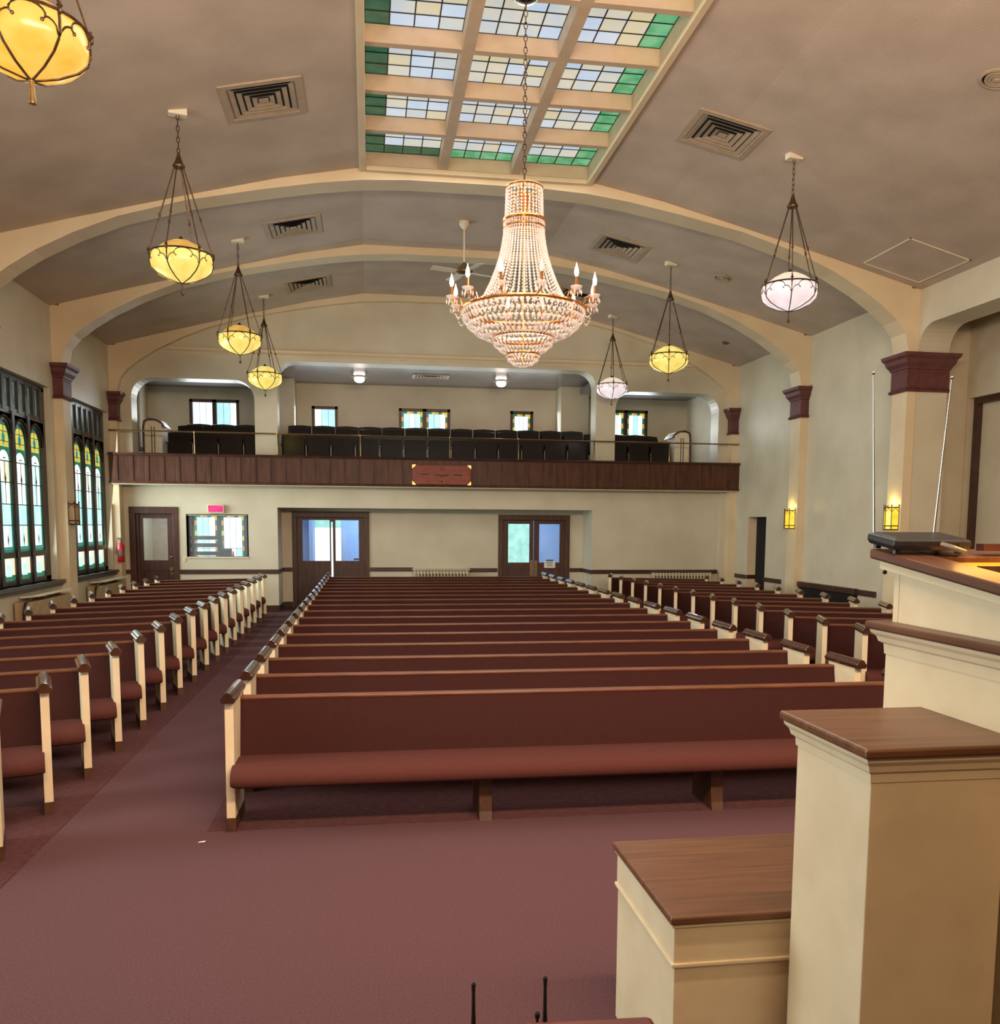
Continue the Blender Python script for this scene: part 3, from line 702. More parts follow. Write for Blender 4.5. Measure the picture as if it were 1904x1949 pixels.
# stair enclosures
for x, s, lab in ((-4.76, 1, 'white slotted stair enclosure in the gallery bay by the side window'), (7.60, -1, 'white slotted stair enclosure in the gallery bay beside the sconce wall')):
    t = thing('stair_enclosure', (x, 21.0, 3.22), lab, 'stair enclosure')
    MB().box(-.19, .19, 0, .55, 0, 1.06).build('enclosure_body', 'white', t, bevel=.01)
    b = MB()
    for q in (-.03, .03): b.box(s*q-.008, s*q+.008, -.006, .0, .1, .92)
    b.build('slot_groove', 'ink', t)
    pts = [(s*.26, .93), (s*.2, 1.02), (s*.08, 1.09), (-s*.08, 1.11), (-s*.2, 1.05), (-s*.225, .9), (-s*.225, 0), (-s*.185, 0), (-s*.185, .9), (-s*.16, 1.02), (-s*.07, 1.07), (s*.07, 1.055), (s*.18, .99)]
    MB().prism(pts, -.02, .6, 'y').build('curved_cap_rail', 'trim', t)
# gallery ceiling lights and vent
for x, lab in ((-.19, 'round opal ceiling light over the gallery on the window side of the vent'), (3.25, 'round opal ceiling light over the gallery below the chandelier tip')):
    t = thing('ceiling_light', (x, 21.9, 5.6), lab, 'ceiling light', 'gallery ceiling lights')
    MB().lathe([(0, 0), (.13, 0), (.14, -.03), (.12, -.05), (0, -.05)], 18).build('ceiling_plate', 'globe', t, smooth=True)
    MB().lathe([(.11, -.05), (.2, -.085), (.205, -.095), (.11, -.10)], 18).build('rim', 'bronze', t, smooth=True)
    MB().lathe([(.12, -.10), (.13, -.14), (.11, -.19), (.06, -.22), (0, -.225)], 16).build('globe_shade', 'globe', t, smooth=True)
    point('gallery_lamp', (x, 21.9, 5.15), 8, (1, .86, .74), .12)
def vent(name, c, xd, yd, nd, sx, sy, label, group, rings=4):
    # square stepped diffuser; xd,yd in-plane axes, nd pointing into the room
    t = thing(name, c, label, 'vent', group)
    M3 = Matrix((xd, yd, nd)).transposed().to_4x4(); t.matrix_world = Matrix.Translation(c) @ M3
    def ringmesh(b, a0, a1, z0, z1):
        o = [(-sx*a0, -sy*a0, z0), (sx*a0, -sy*a0, z0), (sx*a0, sy*a0, z0), (-sx*a0, sy*a0, z0)]
        i = [(-sx*a1, -sy*a1, z1), (sx*a1, -sy*a1, z1), (sx*a1, sy*a1, z1), (-sx*a1, sy*a1, z1)]
        b.add(o+i, [(k, (k+1) % 4, 4+(k+1) % 4, 4+k) for k in range(4)])
    b = MB(); ringmesh(b, .5, .5, .0, .02); ringmesh(b, .5, .42, .02, .022); ringmesh(b, .42, .40, .022, .004); b.build('vent_frame', 'vent', t)
    MB().box(-sx*.42, sx*.42, -sy*.42, sy*.42, .002, .004).build('duct_opening', 'dark', t)
    b = MB()
    for k in range(rings):
        a = .40-.085*k; ringmesh(b, a-.012, a-.072, .022, .006); ringmesh(b, a-.018, a-.072, .022, .006)
    q = .40-.085*rings; b.box(-sx*q, sx*q, -sy*q, sy*q, .014, .018); b.build('louvre', 'vent', t)
    return t
def slope_axes(x):
    s = -1 if x > AX else 1
    e = .3; xd = Vector((1, 0, (cz(x+e)-cz(x-e))/(2*e))).normalized(); yd = Vector((0, 1, 0)); nd = xd.cross(yd); 
    if nd.z > 0: yd = -yd; nd = xd.cross(yd)
    return xd, yd, nd
def on_ceil(x, y, off=.004):
    xd, yd, nd = slope_axes(x); return Vector((x, y, cz(x)))+nd*off, xd, yd, nd
for x, y, lab in ((-1.155, 10.96, 'square stepped air vent beside the skylight nearest the amber lantern'), (4.385, 10.97, 'square stepped air vent between the skylight and the closer white lantern'),
                  (-1.185, 15.38, 'square stepped air vent in the middle bay above the yellow lanterns'), (4.38, 15.53, 'square stepped air vent in the middle bay right of the chandelier'.replace('right of', 'past')),
                  (-1.175, 18.87, 'faint square air vent in the rear bay on the window side'), (4.40, 18.87, 'faint square air vent in the rear bay behind the chandelier')):
    c, xd, yd, nd = on_ceil(x, y); vent('ceiling_vent', c, xd, yd, nd, .93, .88, lab, 'square ceiling vents')
vent('ceiling_vent', Vector((1.53, 22.0, 5.597)), Vector((1, 0, 0)), Vector((0, -1, 0)), Vector((0, 0, -1)), .9, .55, 'small air vent in the gallery ceiling between the two round lights', None)
def rdiff(x, y, r, lab):
    c, xd, yd, nd = on_ceil(x, y)
    t = thing('round_diffuser', c, lab, 'vent', 'round ceiling diffusers'); t.matrix_world = Matrix.Translation(c) @ Matrix((xd, yd, nd)).transposed().to_4x4()
    MB().lathe([(r, 0), (r, .012), (r*.86, .02), (r*.84, .0)], 28).build('outer_ring', 'vent', t, smooth=True)
    MB().lathe([(r*.84, .001), (0, .001)], 28).build('duct_opening', 'dark', t)
    b = MB()
    for k in range(3):
        q = r*(.7-.2*k); b.lathe([(q, .002), (q, .02), (q-.02, .022), (q-.035, .004)], 24)
    b.lathe([(.04, 0), (.03, .026), (0, .03)], 14); b.build('concentric_rim', 'vent', t, smooth=True)
rdiff(6.17, 8.36, .17, 'round stepped ceiling diffuser at the edge of the near ceiling slope')
rdiff(6.241, 15.42, .15, 'round dark ceiling diffuser between the two lanterns of the sconce side')
c, xd, yd, nd = on_ceil(8.03, 12.47)
t = thing('access_hatch', c, 'square flat access hatch panel in the ceiling above the maroon capital', 'hatch'); t.matrix_world = Matrix.Translation(c) @ Matrix((xd, yd, nd)).transposed().to_4x4()
MB().box(-.47, .47, -.58, .58, .0, .006).build('hatch_panel', 'ceil', t)
b = MB(); b.box(-.49, .49, -.6, -.58, 0, .014); b.box(-.49, .49, .58, .6, 0, .014); b.box(-.49, -.47, -.6, .6, 0, .014); b.box(.47, .49, -.6, .6, 0, .014); b.build('hatch_trim', 'white', t)
c, xd, yd, nd = on_ceil(7.74, 18.84)
t = thing('smoke_detector', c, 'small round detector on the far ceiling slope above the rear capital', 'detector'); t.matrix_world = Matrix.Translation(c) @ Matrix((xd, yd, nd)).transposed().to_4x4()
MB().lathe([(.07, 0), (.07, .02), (.05, .04), (0, .045)], 14).build('detector_body', 'steel', t, smooth=True)

# ------------------------------------------------------------------ hanging lanterns
def chain(b, p0, p1, ll=.05, rr=.012, wire=.0035, m=0):
    p0, p1 = Vector(p0), Vector(p1); d = p1-p0; n = max(1, int(d.length/(ll*.78))); dn = d.normalized()
    a = Vector((0, 0, 1)) if abs(dn.z) < .9 else Vector((1, 0, 0)); u = dn.cross(a).normalized(); v = dn.cross(u)
    for i in range(n):
        c = p0+d*((i+.5)/n); w_ = u if i % 2 else v
        b.tube([c+dn*(ll/2)*math.cos(2*PI*k/8)+w_*rr*math.sin(2*PI*k/8) for k in range(8)], wire, 4, m, closed=True)
def lantern(x, y, zrim, gmat, dmat, label, chains=6, rot=0, R=.335, near=False):
    t = thing('hanging_lantern', (x, y, zrim), label, 'pendant light', 'hanging lanterns', rot)
    prof = [(R, 0), (R*1.02, -.05), (R*1.015, -.11), (R*.97, -.16), (R*.80, -.215), (R*.46, -.272), (R*.12, -.305), (0, -.31)]
    MB().lathe(prof, 24).build('glass_bowl', gmat, t, smooth=True)
    MB().lathe([(R*.97, .005), (R*.82, .045), (R*.58, .105), (R*.32, .15), (0, .16)], 24).build('glass_dome', dmat, t, smooth=True)
    fr = MB(); k = chains
    fr.tube([(R*1.03*math.cos(2*PI*i/24), R*1.03*math.sin(2*PI*i/24), 0) for i in range(24)], .010, 5, closed=True)
    for j in range(k):
        a = 2*PI*j/k; ca, sa = math.cos(a), math.sin(a)
        fr.tube([((r+.006)*ca, (r+.006)*sa, z) for r, z in prof[:-1]]+[(0, 0, -.315)], .009 if near else .007, 5)
        # trefoil tracery between ribs
        ac, w2, rt_ = a+PI/k, PI/k, (.0065 if near else .0045)
        def S(u, z):
            i = next(q for q in range(len(prof)-1) if prof[q+1][1] <= z); (ra, za), (rb, zb) = prof[i], prof[i+1]
            r = ra+(rb-ra)*(za-z)/(za-zb)+.006
            return (r*math.cos(u), r*math.sin(u), z)
        for sgn in (1, -1):
            for lobe in ([(0, -.004), (.16, -.006), (.32, -.014), (.46, -.031), (.54, -.053), (.54, -.075), (.45, -.090)], [(.54, -.068), (.66, -.070), (.78, -.080), (.88, -.100), (.98, -.145)]):
                fr.tube([S(ac+sgn*w2*u, z) for u, z in lobe], rt_, 4)
            fr.sphere(S(ac+sgn*w2*.44, -.092), rt_*1.9, 6, 4)
        fr.lathe([(0, -.03), (.013, -.02), (.018, 0), (.010, .012), (.02, .024), (.008, .04), (.012, .05), (0, .06)], 8, (R*1.05*ca, R*1.05*sa, .0))
    fr.build('metal_frame', 'bronze', t, smooth=True)
    MB().lathe([(.06, .148), (.065, .158), (.03, .175), (.014, .205), (0, .21)], 10).build('dome_finial', 'bronze', t, smooth=True)
    MB().lathe([(.014, -.30), (.02, -.325), (.014, -.345), (.022, -.375), (.021, -.385), (.026, -.44), (.024, -.455), (0, -.457)] if near else [(.008, -.30), (.006, -.40), (.018, -.42), (.018, -.44), (0, -.455)], 10).build('bottom_tassel', 'brass' if near else 'bronze', t, smooth=True)
    zc = cz(x)-zrim; zh = .98
    MB().lathe([(.065, zh-.02), (.07, zh), (.05, zh+.03), (.03, zh+.08), (.02, zh+.12), (.012, zh+.15), (0, zh+.155)], 12).build('chain_hub', 'bronze', t, smooth=True)
    for j in range(k):
        a = 2*PI*j/k; ca, sa = math.cos(a), math.sin(a); b = MB()
        p0, p1 = Vector((R*1.03*ca, R*1.03*sa, .02)), Vector((.05*ca, .05*sa, zh-.02))
        pm = p0.lerp(p1, .42)
        b.tube([p0, pm], .0065, 5); b.sphere(pm, .016, 7, 5, sz=1.6)
        if near: chain(b, pm, p1, .06, .012, .004)
        else: b.tube([pm, p1], .008, 5)
        b.build('suspension_rod', 'bronze', t)
    b = MB(); chain(b, (0, 0, zh+.13), (0, 0, zc-.03), .075, .016, .0055); b.build('hanging_chain', 'bronze', t)
    s = -1 if x < AX else 1
    MB().box(-.10, .10, -.05, .05, zc-.045, zc+.06).build('ceiling_mount', 'white', t)
    return t
lantern(-2.08, 6.24, 5.06+.03, 'lampamber', 'lampdome', 'amber glass lantern hanging closest, cut by the photo edge', 6, .3, near=True)
lantern(-2.10, 10.91, 5.06, 'lampyellow', 'lampdome', 'pale yellow lantern in front of the closest ceiling arch on the window side', 6, .25)
lantern(-2.09, 15.5, 5.10, 'lampyellow', 'lampdome', 'yellow lantern in the middle bay on the window side', 6, .1)
lantern(-2.09, 19.12, 5.06, 'lampyellow', 'lampyellow', 'yellow lantern hanging just before the window-side gallery opening', 6, .2)
lantern(5.32, 10.92, 5.05, 'lampwhite', 'lampdomewhite', 'large white lantern in front of the ceiling arch on the sconce side', 6, .15)
lantern(5.33, 15.53, 5.03, 'lampyellow', 'lampyellow', 'yellow lantern in the middle bay on the sconce side', 6, .2)
lantern(5.39, 19.5, 5.12, 'lampwhite', 'lampdomewhite', 'small white lantern by the gallery wall, behind the chandelier', 6, .35)

# ------------------------------------------------------------------ chandelier
ch = thing('crystal_chandelier', (1.53, 8.85, 0), 'large crystal chandelier hanging on a chain from the skylight', 'chandelier')
b = MB(); chain(b, (0, 0, 5.3), (0, 0, 7.02), .07, .017, .006); b.build('hanging_chain', 'bronze', ch)
MB().lathe([(0, 7.06), (.12, 7.055), (.125, 7.03), (.10, 7.0), (.04, 6.985), (0, 6.98)], 20).build('ceiling_canopy', 'chrome', ch, smooth=True)
def ring(r, z, w=.012, n=40): return [(r*math.cos(2*PI*i/n), r*math.sin(2*PI*i/n), z) for i in range(n)]
for r, z, w_ in ((.175, 5.28, .010), (.20, 4.965, .018), (.20, 4.90, .009), (.605, 4.12, .018), (.30, 3.855, .014), (.16, 3.69, .011)):
    MB().tube(ring(r, z), w_, 6, closed=True).build('gold_ring', 'gold', ch, smooth=True)
MB().lathe([(.008, 3.6), (.008, 4.9), (.06, 4.98), (.03, 5.05), (.05, 5.18), (.02, 5.28), (.02, 5.3)], 12).build('center_column', 'gold', ch, smooth=True)
b = MB()
for j in range(6):
    a = 2*PI*j/6; b.tube([(r*math.cos(a), r*math.sin(a), z) for r, z in ((.05, 4.97), (.07, 5.05), (.12, 5.15), (.17, 5.27))], .008, 5)
b.build('crown_bracket', 'gold', ch, smooth=True)
def interp(P, t):
    t *= len(P)-1; i = min(int(t), len(P)-2); u = t-i
    return tuple(P[i][k]+(P[i+1][k]-P[i][k])*u for k in range(len(P[0])))
def beads(b, P, n, nb, r, a0=0):
    for j in range(n):
        a = a0+2*PI*j/n
        for i in range(nb):
            rr, z = interp(P, (i+.5)/nb); b.oct((rr*math.cos(a), rr*math.sin(a), z), r, r*1.15)
b = MB(); beads(b, [(.175, 5.27), (.18, 5.12), (.185, 4.985)], 30, 9, .0125); tag(b.build('crown_bead', 'crystal', ch), kind='stuff')
b = MB(); beads(b, [(.198, 4.955), (.20, 4.90), (.198, 4.845)], 48, 5, .010); tag(b.build('collar_bead', 'crystal', ch), kind='stuff')
b = MB(); beads(b, [(.195, 4.85), (.21, 4.75), (.232, 4.64), (.27, 4.52), (.325, 4.38), (.395, 4.24), (.50, 4.14)], 44, 27, .0128); tag(b.build('tent_bead', 'crystal', ch), kind='stuff')
def prisms(b, P, n, rows, gap=.1):
    for k in range(rows):
        t0, t1 = k/rows, (k+1-gap)/rows; (r0, z0), (r1, z1) = interp(P, t0), interp(P, t1)
        for j in range(n):
            a = 2*PI*(j+.5*(k % 2))/n; h = PI/n*.8; rm = (r0+r1)/2+.012; zm = (z0+z1)/2-.004
            def q(r, aa, z): return (r*math.cos(aa), r*math.sin(aa), z)
            vs = [q(r0, a, z0), q(rm, a-h, (z0*.7+z1*.3)), q(rm+.006, a, zm), q(rm, a+h, (z0*.7+z1*.3)), q(r1, a, z1), q(rm-.016, a, zm)]
            b.add(vs, [(0, 1, 2), (0, 2, 3), (1, 4, 2), (2, 4, 3), (0, 3, 5), (0, 5, 1), (3, 4, 5), (1, 5, 4)])
BOWL = [(.60, 4.11), (.595, 4.04), (.565, 3.98), (.50, 3.915), (.42, 3.865), (.32, 3.83), (.29, 3.82)]
b = MB(); prisms(b, BOWL, 64, 6); tag(b.build('bowl_prism', 'crystal', ch), kind='stuff')
b = MB()
for r, z in ((.605, 4.09), (.60, 4.03), (.55, 3.965), (.47, 3.89)):
    for j in range(72): a = 2*PI*j/72; b.oct((r*math.cos(a), r*math.sin(a), z), .012, .013)
tag(b.build('bowl_bead', 'crystal', ch), kind='stuff')
b = MB(); prisms(b, [(.30, 3.85), (.295, 3.80), (.25, 3.745), (.17, 3.695)], 40, 3); prisms(b, [(.16, 3.685), (.155, 3.65), (.11, 3.60), (.03, 3.567)], 26, 3); tag(b.build('basket_prism', 'crystal', ch), kind='stuff')
for j in range(12):
    a = 2*PI*j/12+.06; ca, sa = math.cos(a), math.sin(a)
    arm = MB(); P = [(.60, 4.12), (.625, 4.19), (.655, 4.21), (.68, 4.17), (.70, 4.13), (.715, 4.17)]
    arm.tube([(r*ca, r*sa, z) for r, z in P], .009, 5); ao = arm.build('candle_arm', 'gold', ch, smooth=True)
    c = (.715*ca, .715*sa, 4.18)
    MB().lathe([(.012, 0), (.05, .02), (.058, .035), (.03, .03), (0, .03)], 10, c).build('drip_cup', 'crystal', ao, smooth=True)
    MB().lathe([(.014, .02), (.014, .12), (0, .125)], 8, c).build('candle_sleeve', 'gold', ao, smooth=True)
    unlit = j in (2, 9)
    MB().lathe([(.010, .12), (.022, .15), (.020, .18), (.008, .22), (.001, .25)], 8, c).build('bulb', 'crystal' if unlit else 'flame', ao, smooth=True)
    b = MB()
    for q in range(6): aa = 2*PI*q/6; b.oct((c[0]+.05*math.cos(aa), c[1]+.05*math.sin(aa), c[2]-.02), .008, .03)
    for q in range(10):
        u = q/9; rr = .70-.10*u; b.oct((rr*ca, rr*sa, 4.12-.22*u*(1-u)*2), .009, .010)
    tag(b.build('crystal_drop', 'crystal', ao), kind='stuff')
for j in range(4):
    a = 2*PI*j/4+.5; point('chandelier_bulb', (1.53+.3*math.cos(a), 8.85+.3*math.sin(a), 4.0), .7, PINK, .06)
for j in range(6):
    a = 2*PI*j/6+.3; point('chandelier_candle', (1.53+.715*math.cos(a), 8.85+.715*math.sin(a), 4.42), 1.2, PINK, .05)
point('chandelier_inner_bulb', (1.53, 8.85, 4.45), .7, PINK, .06); point('chandelier_inner_bulb', (1.53, 8.85, 5.12), .12, PINK, .03)

# ------------------------------------------------------------------ ceiling fan
fan = thing('ceiling_fan', (1.63, 15.31, 7.06), 'ceiling fan on a long down rod behind the chandelier', 'ceiling fan')
MB().lathe([(0, 0), (.085, 0), (.09, -.05), (.06, -.09), (.035, -.12), (0, -.12)], 18).build('canopy', 'white', fan, smooth=True)
MB().lathe([(.014, -.1), (.014, -.72)], 8).build('down_rod', 'white', fan, smooth=True)
MB().lathe([(.02, -.66), (.05, -.70), (.12, -.76), (.15, -.80), (.15, -.83), (.08, -.86), (0, -.86)], 20).build('motor_housing', 'brass', fan, smooth=True)
for j in range(4):
    a = 2*PI*j/4+.35
    bl = MB().loft([[(.14, -.045, -.83), (.14, .045, -.815), (.14, .045, -.81), (.14, -.045, -.825)], [(.30, -.075, -.84), (.30, .075, -.815), (.30, .075, -.81), (.30, -.075, -.835)], [(.60, -.07, -.84), (.60, .07, -.815), (.60, .07, -.81), (.60, -.07, -.835)]]).build('fan_blade', 'white', fan)
    bl.rotation_euler = (0, 0, a)

# ------------------------------------------------------------------ sconces
def sconce(x, y, z, s, lit, label):
    # hexagonal wall lantern on a face whose outward normal is s*X
    t = thing('wall_sconce', (x, y, z), label, 'sconce', 'wall sconces')
    def hexp(r, zz): return [(s*r*math.sin(PI*k/4)*.9, -r*math.cos(PI*k/4), zz) for k in range(5)]
    R_ = .15
    MB().loft([hexp(R_, .02), hexp(R_, .36)]).build('glass_shade', 'sconce' if lit else 'tan', t)
    b = MB()
    for zz in (.01, .07, .37): b.tube(hexp(R_+.006, zz), .009, 4)
    for p0, p1 in zip(hexp(R_+.006, 0), hexp(R_+.006, .38)): b.tube([p0, p1], .008, 4); b.sphere((p1[0], p1[1], .40), .012, 6, 4, sz=1.8)
    for zz in (.04,):
        for p in hexp(R_+.006, zz): b.sphere(p, .013, 6, 4)
    pts = hexp(R_+.006, .30)
    for p, q in zip(pts, pts[1:]):
        mid = ((p[0]+q[0])/2, (p[1]+q[1])/2, .36); b.tube([p, mid, q], .005, 4)
    b.build('metal_frame', 'bronze', t, smooth=True)
    MB().box(min(0, s*.02), max(0, s*.02), -.06, .06, .05, .36).build('back_plate', 'bronze', t)
    if lit: point('sconce_lamp', (x+s*.08, y, z+.46), 2.2, (1, .72, .22), .03)
sconce(8.535, 17.05, 1.96, -1, True, 'lit yellow sconce on the pier beside the dark doorway')
sconce(8.535, 13.50, 1.96, -1, True, 'lit yellow sconce behind the telescopic antennas')
sconce(-5.315, 17.02, 1.96, 1, False, 'unlit tan sconce on the pier between the stained glass windows')
sconce(-5.315, 13.50, 1.96, 1, False, 'unlit tan sconce at the photo edge by the closer stained glass')

# ------------------------------------------------------------------ small wall items
fe = thing('fire_extinguisher', (-5.30, 20.13, 1.15), 'red fire extinguisher hung on the corner pier by the door', 'fire extinguisher')
MB().lathe([(0, 0), (.065, 0), (.07, .02), (.07, .36), (.05, .41), (.022, .43), (.02, .46), (0, .46)], 16).build('cylinder_body', 'red', fe, smooth=True)
MB().box(-.02, .02, -.02, .02, .45, .50).box(-.09, .05, -.012, .012, .50, .525).build('valve_handle', 'chrome', fe, bevel=.004)
MB().tube([(-.03, 0, .48), (-.085, -.02, .46), (-.09, -.03, .3), (-.08, -.04, .18)], .011, 6).build('hose', 'black', fe, smooth=True)
MB().lathe([(.0705, .14), (.0705, .23)], 16).build('label_band', 'steel', fe)
MB().box(-.03, .03, .065, .09, .2, .45).build('wall_bracket', 'steel', fe)
ex = thing('exit_sign', (-3.36, RY, 2.32), 'small glowing red exit sign above the interior window', 'sign')
MB().box(-.175, .175, -.10, 0, -.09, .09).build('sign_housing', 'white', ex, bevel=.006)
MB().box(-.155, .155, -.104, -.10, -.072, .072).build('lit_face', 'exit', ex); text('EXIT', .12, 'exittext', ex, (0, -.1055, 0))
sw = thing('light_switch', (-4.065, RY, 1.20), 'cream light switch on the wall beside the wood door', 'switch')
MB().box(-.035, .035, -.012, 0, -.055, .055).build('switch_plate', 'cream', sw, bevel=.003); MB().box(-.008, .008, -.022, -.012, -.014, .014).build('toggle', 'cream', sw)
def radiator(x0, x1, y, z1, label):
    t = thing('radiator', ((x0+x1)/2, y, 0), label, 'radiator'); hw = (x1-x0)/2; b = MB()
    nn = max(8, int((x1-x0)/.075))
    for i in range(nn):
        x = -hw+(i+.5)*2*hw/nn; b.box(x-.017, x+.017, -.08, .08, .10, z1-.03); 
    b.build('rib_section', 'radiator', t, bevel=.012)
    b = MB(); b.box(-hw, hw, -.06, .06, .12, .18); b.box(-hw, hw, -.06, .06, z1-.12, z1-.05); b.build('header_pipe', 'radiator', t)
    MB().box(-hw-.03, hw+.03, -.09, .09, z1-.03, z1).build('top_shelf', 'trim' if x0 > 5 else 'radiator', t)
    for s in (-1, 1): MB().box(s*(hw-.04)-.02, s*(hw-.04)+.02, -.07, .07, 0, .11).build('foot', 'radiator', t)
radiator(1.06, 2.40, 21.36, .935, 'cream iron radiator between the two double doors')
radiator(6.72, 8.20, 20.42, .93, 'cream iron radiator on the rear wall behind the sconce-side pews')
for y0, y1, lab in ((14.45, 16.40, 'tan radiator cover with pale shelf under the closer stained glass window'), (18.05, 19.95, 'tan radiator cover with pale shelf under the rear stained glass window')):
    t = thing('radiator_cover', (-5.31, (y0+y1)/2, 0), lab, 'radiator cover'); h = (y1-y0)/2
    MB().box(-.13, .13, -h+.12, h, 0, .76).build('cover_body', 'tan', t, bevel=.01)
    MB().prism([(-.14, .80), (.17, .83), (.17, .855), (-.14, .83)], -h*.62, h, 'y').build('shelf_board', 'white', t)
    MB().tube([(.05, -h+.0, .0), (.05, -h+.0, .6), (.05, -h+.08, .75), (.05, -h+.3, .79), (.05, -h*.5, .80)], .022, 7).build('pipe', 'black', t, smooth=True)
    MB().box(-.08, .0, h*.1, h*.2, .76, .82).build('shelf_support', 'tan', t); MB().box(-.08, .0, h*.8, h*.9, .76, .82).build('shelf_support', 'tan', t)
rc = thing('wall_heater', (XR, 15.86, 0), 'dark heater recess with brown wood shelf on the sconce-side wall', 'radiator cover')
MB().box(-.06, 0, -1.14, 1.14, .12, .80).build('heater_grille', 'dark', rc); MB().box(-.10, 0, -1.16, 1.16, .80, .905).build('shelf_board', 'trim', rc, bevel=.008); MB().box(-.05, 0, -1.14, 1.14, 0, .12).build('base_board', 'trim', rc)
# vestibule furniture seen through the interior window
sh = thing('shelf_unit', (-3.95, 22.4, 0), 'black shelf unit seen through the interior window', 'shelf')
for z in (1.0, 1.22, 1.42, 1.60): MB().box(-.42, .42, -.15, .15, z, z+.09).build('shelf_board', 'black', sh)
for x in (-.4, .38): MB().box(x, x+.03, -.15, .15, 0, 1.6).build('side_post', 'black', sh)
MB().box(.42, .62, -.1, .1, 0, 1.38).build('side_cabinet', 'black', sh)
cn = thing('traffic_cone', (-3.42, 23.3, .95), 'small red cone on the ledge by the vestibule window', 'cone')
MB().lathe([(.05, 0.03), (.012, .34), (0, .345)], 10).build('cone_body', 'red', cn, smooth=True); MB().box(-.07, .07, -.07, .07, 0, .03).build('cone_base', 'red', cn)
lg = thing('window_ledge', (-3.42, 23.45, 0), 'dark ledge below the vestibule stained glass', 'ledge')
MB().box(-.3, .3, -.25, .2, .91, .95).build('ledge_board', 'frame', lg); MB().box(-.28, .28, -.2, .2, 0, .91).build('ledge_base', 'frame', lg)

# ------------------------------------------------------------------ pulpit, pillar, low box, cabinet
pp = thing('pulpit', (1.8, 2.85, 0), 'tall cream pulpit with slanted wood rim and middle ledge', 'pulpit')
W = .78; D = .75   # local: x 0..W, y 0..-D towards the reader
def ledge(name, x0, x1, y0, y1, z, over, parent, zt=.03, lo=.07, flat=None):
    MB().box(x0-over, x1+over, y0-over, y1+over, z-zt, z).build(name, 'oaky' if name == 'middle_ledge' else 'oak', parent, bevel=.008)
    rings = []
    for e, dz in ((over*.75, 0), (over*.7, -.012), (over*.45, -.025), (over*.35, -.042), (over*.12, -.05), (0.004, -lo)):
        rings.append([(x0-e, y0-e, z-zt+dz), (x1+e, y0-e, z-zt+dz), (x1+e, y1+e, z-zt+dz), (x0-e, y1+e, z-zt+dz)])
    MB().loft(rings).build('cove_molding', 'cream', parent)
MB().box(0, W, -D, 0, 0, 1.64).build('lower_body', 'cream', pp)
ledge('middle_ledge', 0, W, -D, 0, 1.68, .055, pp, .028, .085)
zt0, zt1 = 1.905, 1.905-.135*D
up_ = lambda x0, x1: MB().prism([(-.031, 1.66), (-D, 1.66), (-D, zt1-.01), (-.031, zt0-.01-.004)], x0, x1, 'x')
ub = up_(.02, .05); ub.prism([(-.031, 1.66), (-D, 1.66), (-D, zt1-.01), (-.031, zt0-.014)], W-.05, W-.02, 'x'); ub.box(.019, W-.019, -.03, 0, 1.66, zt0-.012)
ub.build('upper_body', 'cream', pp)
rm = MB()
for xa, xb in ((-.045, .10), (W-.10, W+.045)): rm.prism([(.06, zt0-.005), (.06, zt0+.03), (-D, zt1+.03), (-D, zt1-.005)], xa, xb, 'x')
rm.prism([(.058, zt0-.007), (.058, zt0+.029), (-.09, zt0+.009), (-.09, zt0-.027)], .101, W-.101, 'x')
rm.build('slanted_rim', 'oaky', pp, bevel=.008)
MB().prism([(.03, zt0-.04), (.03, zt0-.008), (-D, zt1-.008), (-D, zt1-.032)], -.02, .019, 'x').build('rim_molding', 'cream', pp)
MB().prism([(-.091, zt0-.03), (-.091, zt0-.014), (-D, zt1+.004), (-D, zt1-.02)], .101, W-.101, 'x').build('reading_desk', 'orange', pp)
MB().box(.101, W-.101, -.33, -.31, zt0-.046, zt0-.015).build('book_stop', 'foot', pp)
MB().box(.28, W-.12, -.10, -.06, zt0+.026, zt0+.05).build('lamp_hood', 'trim', pp)
area('pulpit_reading_lamp', (2.2, 2.70, 1.99), (0, -.6, -1), .5, .03, 1.2, (1, .5, .1))
hk = MB(); hk.tube([(.0, .0, 1.872), (-.005, .02, 1.872), (-.005, .022, 1.858)], .004, 5); hk.sphere((-.005, .022, 1.852), .008, 7, 5); hk.build('hook_latch', 'bronze', pp)

pi = thing('square_pillar', (0, 0, 0), 'tall square cream pillar with a brown wood top in front of the pulpit', 'pillar')
MB().box(1.352, 1.765, 2.18, 2.60, 0, 1.36).build('pillar_body', 'cream', pi, bevel=.004)
ledge('wood_top', 1.352, 1.765, 2.18, 2.60, 1.42, .045, pi, .03, .075)

lb = thing('low_cabinet', (0, 0, 0), 'low cream cabinet with a broad oak top at the foot of the pillar', 'cabinet')
x0, x1, y0, y1 = .99, 1.76, 2.68, 3.35
MB().box(x0, x1, y0, y1, 0, .56).build('cabinet_body', 'cream', lb, bevel=.003)
MB().box(x0-.004, x1+.004, y0-.004, y1+.004, .568, .70).build('frieze_board', 'cream', lb, bevel=.003)
MB().box(x0-.012, x1+.012, y0-.012, y1+.012, .555, .57).build('bead_molding', 'cream', lb, bevel=.004)
MB().box(x0-.022, x1+.02, y0-.022, y1+.02, .706, .735).build('wood_top', 'oak', lb, bevel=.007)
MB().box(x0-.014, x1+.01, y0-.014, y1+.01, .694, .707).build('top_molding', 'cream', lb, bevel=.004)

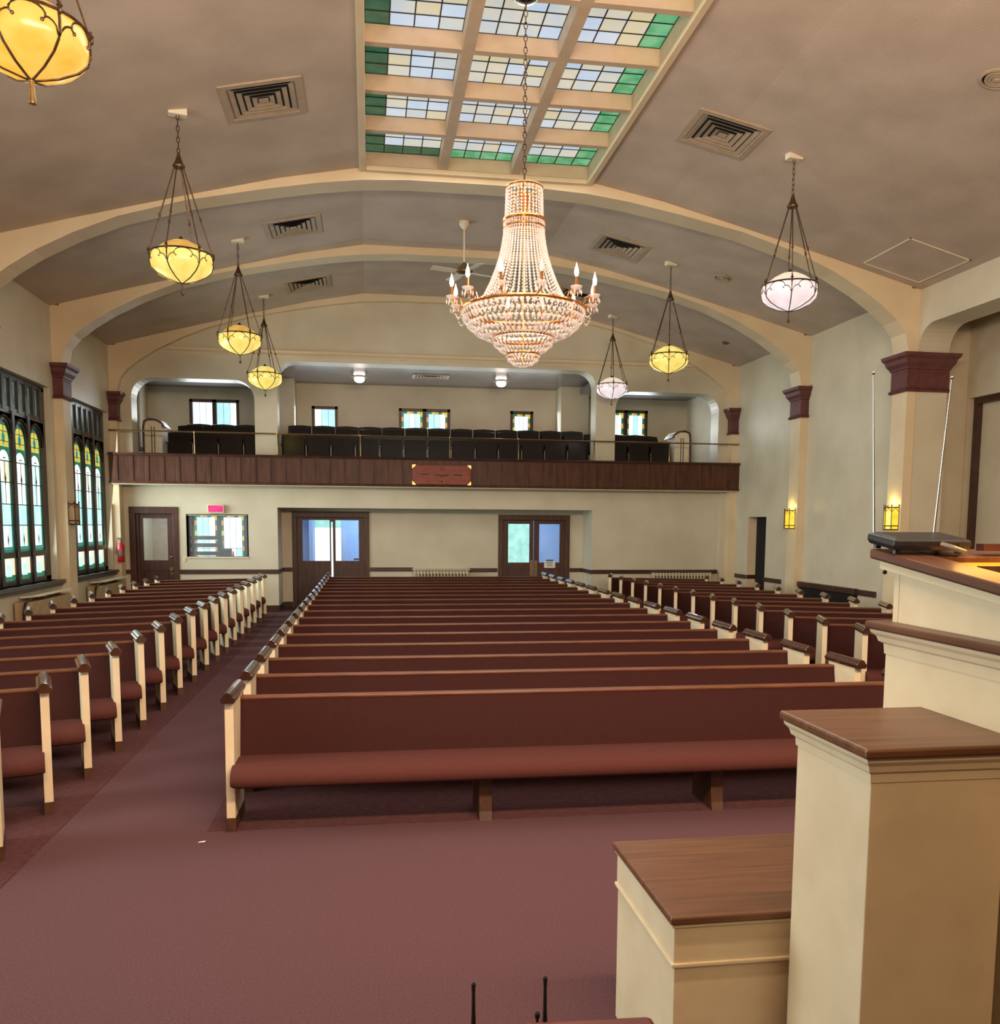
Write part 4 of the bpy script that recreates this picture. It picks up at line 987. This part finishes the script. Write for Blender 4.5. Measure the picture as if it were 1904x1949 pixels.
mc = thing('music_cabinet', (0, 0, 0), 'reddish wood cabinet top peeking in at the bottom edge below the low cabinet', 'cabinet')
MB().add([(-.25, 1.25, .90), (.62, 1.25, .90), (.60, 1.76, .90), (-.25, 1.80, .90), (-.25, 1.25, .95), (.62, 1.25, .95), (.60, 1.76, .95), (-.25, 1.80, .95)], [(0, 1, 2, 3), (4, 5, 6, 7), (0, 1, 5, 4), (1, 2, 6, 5), (2, 3, 7, 6), (3, 0, 4, 7)]).build('wood_top', 'clock', mc, bevel=.012)
MB().box(-.22, .57, 1.28, 1.74, 0, .898).build('cabinet_body', 'clock', mc); MB().box(-.1, .5, 1.74, 1.95, .78, .80).build('ledge', 'clock', mc)
rcv = thing('wireless_receiver', (.29, 1.84, .80), 'small receiver with two stubby black antennas behind the reddish cabinet top', 'receiver')
MB().box(-.12, .12, -.035, .05, 0.002, .045).build('receiver_case', 'black', rcv, bevel=.004)
for x, h in ((-.072, 0), (.087, .003)):
    MB().lathe([(.006, .04), (.006, .12), (.0045, .15), (.004, .195+h), (.0055, .215+h), (0, .22+h)], 8, (x, -.02, 0)).build('stub_antenna', 'black', rcv, smooth=True)
MB().lathe([(.003, .04), (.003, .128), (.006, .134), (.006, .143), (0, .148)], 8, (.068, -.03, 0)).build('knob', 'black', rcv, smooth=True)

rx = thing('microphone_receiver', (1.888, 2.835, 1.9285), 'black wireless receiver with two long silver telescopic antennas on the pulpit rim', 'receiver')
TL = math.atan(.125); rx.rotation_euler = (TL, 0, -.06)
def rr_(e, z): return [(-.13-e, -.085-e, z), (.13+e, -.085-e, z), (.13+e, .085+e, z), (-.13-e, .085+e, z)]
MB().loft([rr_(0, .014), rr_(.008, .028), rr_(.006, .048), rr_(-.012, .056)]).build('receiver_case', 'black', rx, bevel=.004)
for p in ((-.11, -.065), (.11, -.065), (-.11, .065), (.11, .065)): MB().lathe([(.013, .0), (.013, .014)], 8, (p[0], p[1], 0)).build('rubber_foot', 'black', rx)
for x, dx, ln in ((-.122, -.03, .555), (.10, .035, .545)):
    b = MB(); p0 = Vector((x, .075, .05)); p1 = p0+Vector((dx, ln*math.sin(TL), ln*math.cos(TL)))
    for q in range(6):
        a_, c_ = p0.lerp(p1, q/6), p0.lerp(p1, (q+1)/6); r_ = .0036-.0004*q; b.tube([a_, c_], r_, 8)
    b.sphere(p1, .0065, 8, 5); b.build('telescopic_antenna', 'chrome', rx, smooth=True)
MB().tube([(.03, -.09, .036), (.05, -.115, .03), (.085, -.15, .02)], [.010, .010, .006], 8).build('cable_plug', 'steel', rx, smooth=True)
MB().lathe([(.011, -.097), (.011, -.088)], 10, (.10, 0, .036), ax='y').build('power_socket', 'ink', rx)

for x, y, lab in ((-1.06, 5.62, 'tiny scrap of white paper on the carpet by the foot of the first pew'),):
    MBs = MB().add([(x-.022, y-.006, .004), (x+.022, y-.009, .006), (x+.025, y+.008, .01), (x-.015, y+.011, .004)], [(0, 1, 2, 3)])
    tag(MBs.build('paper_scrap', 'paper'), lab, 'paper scrap')
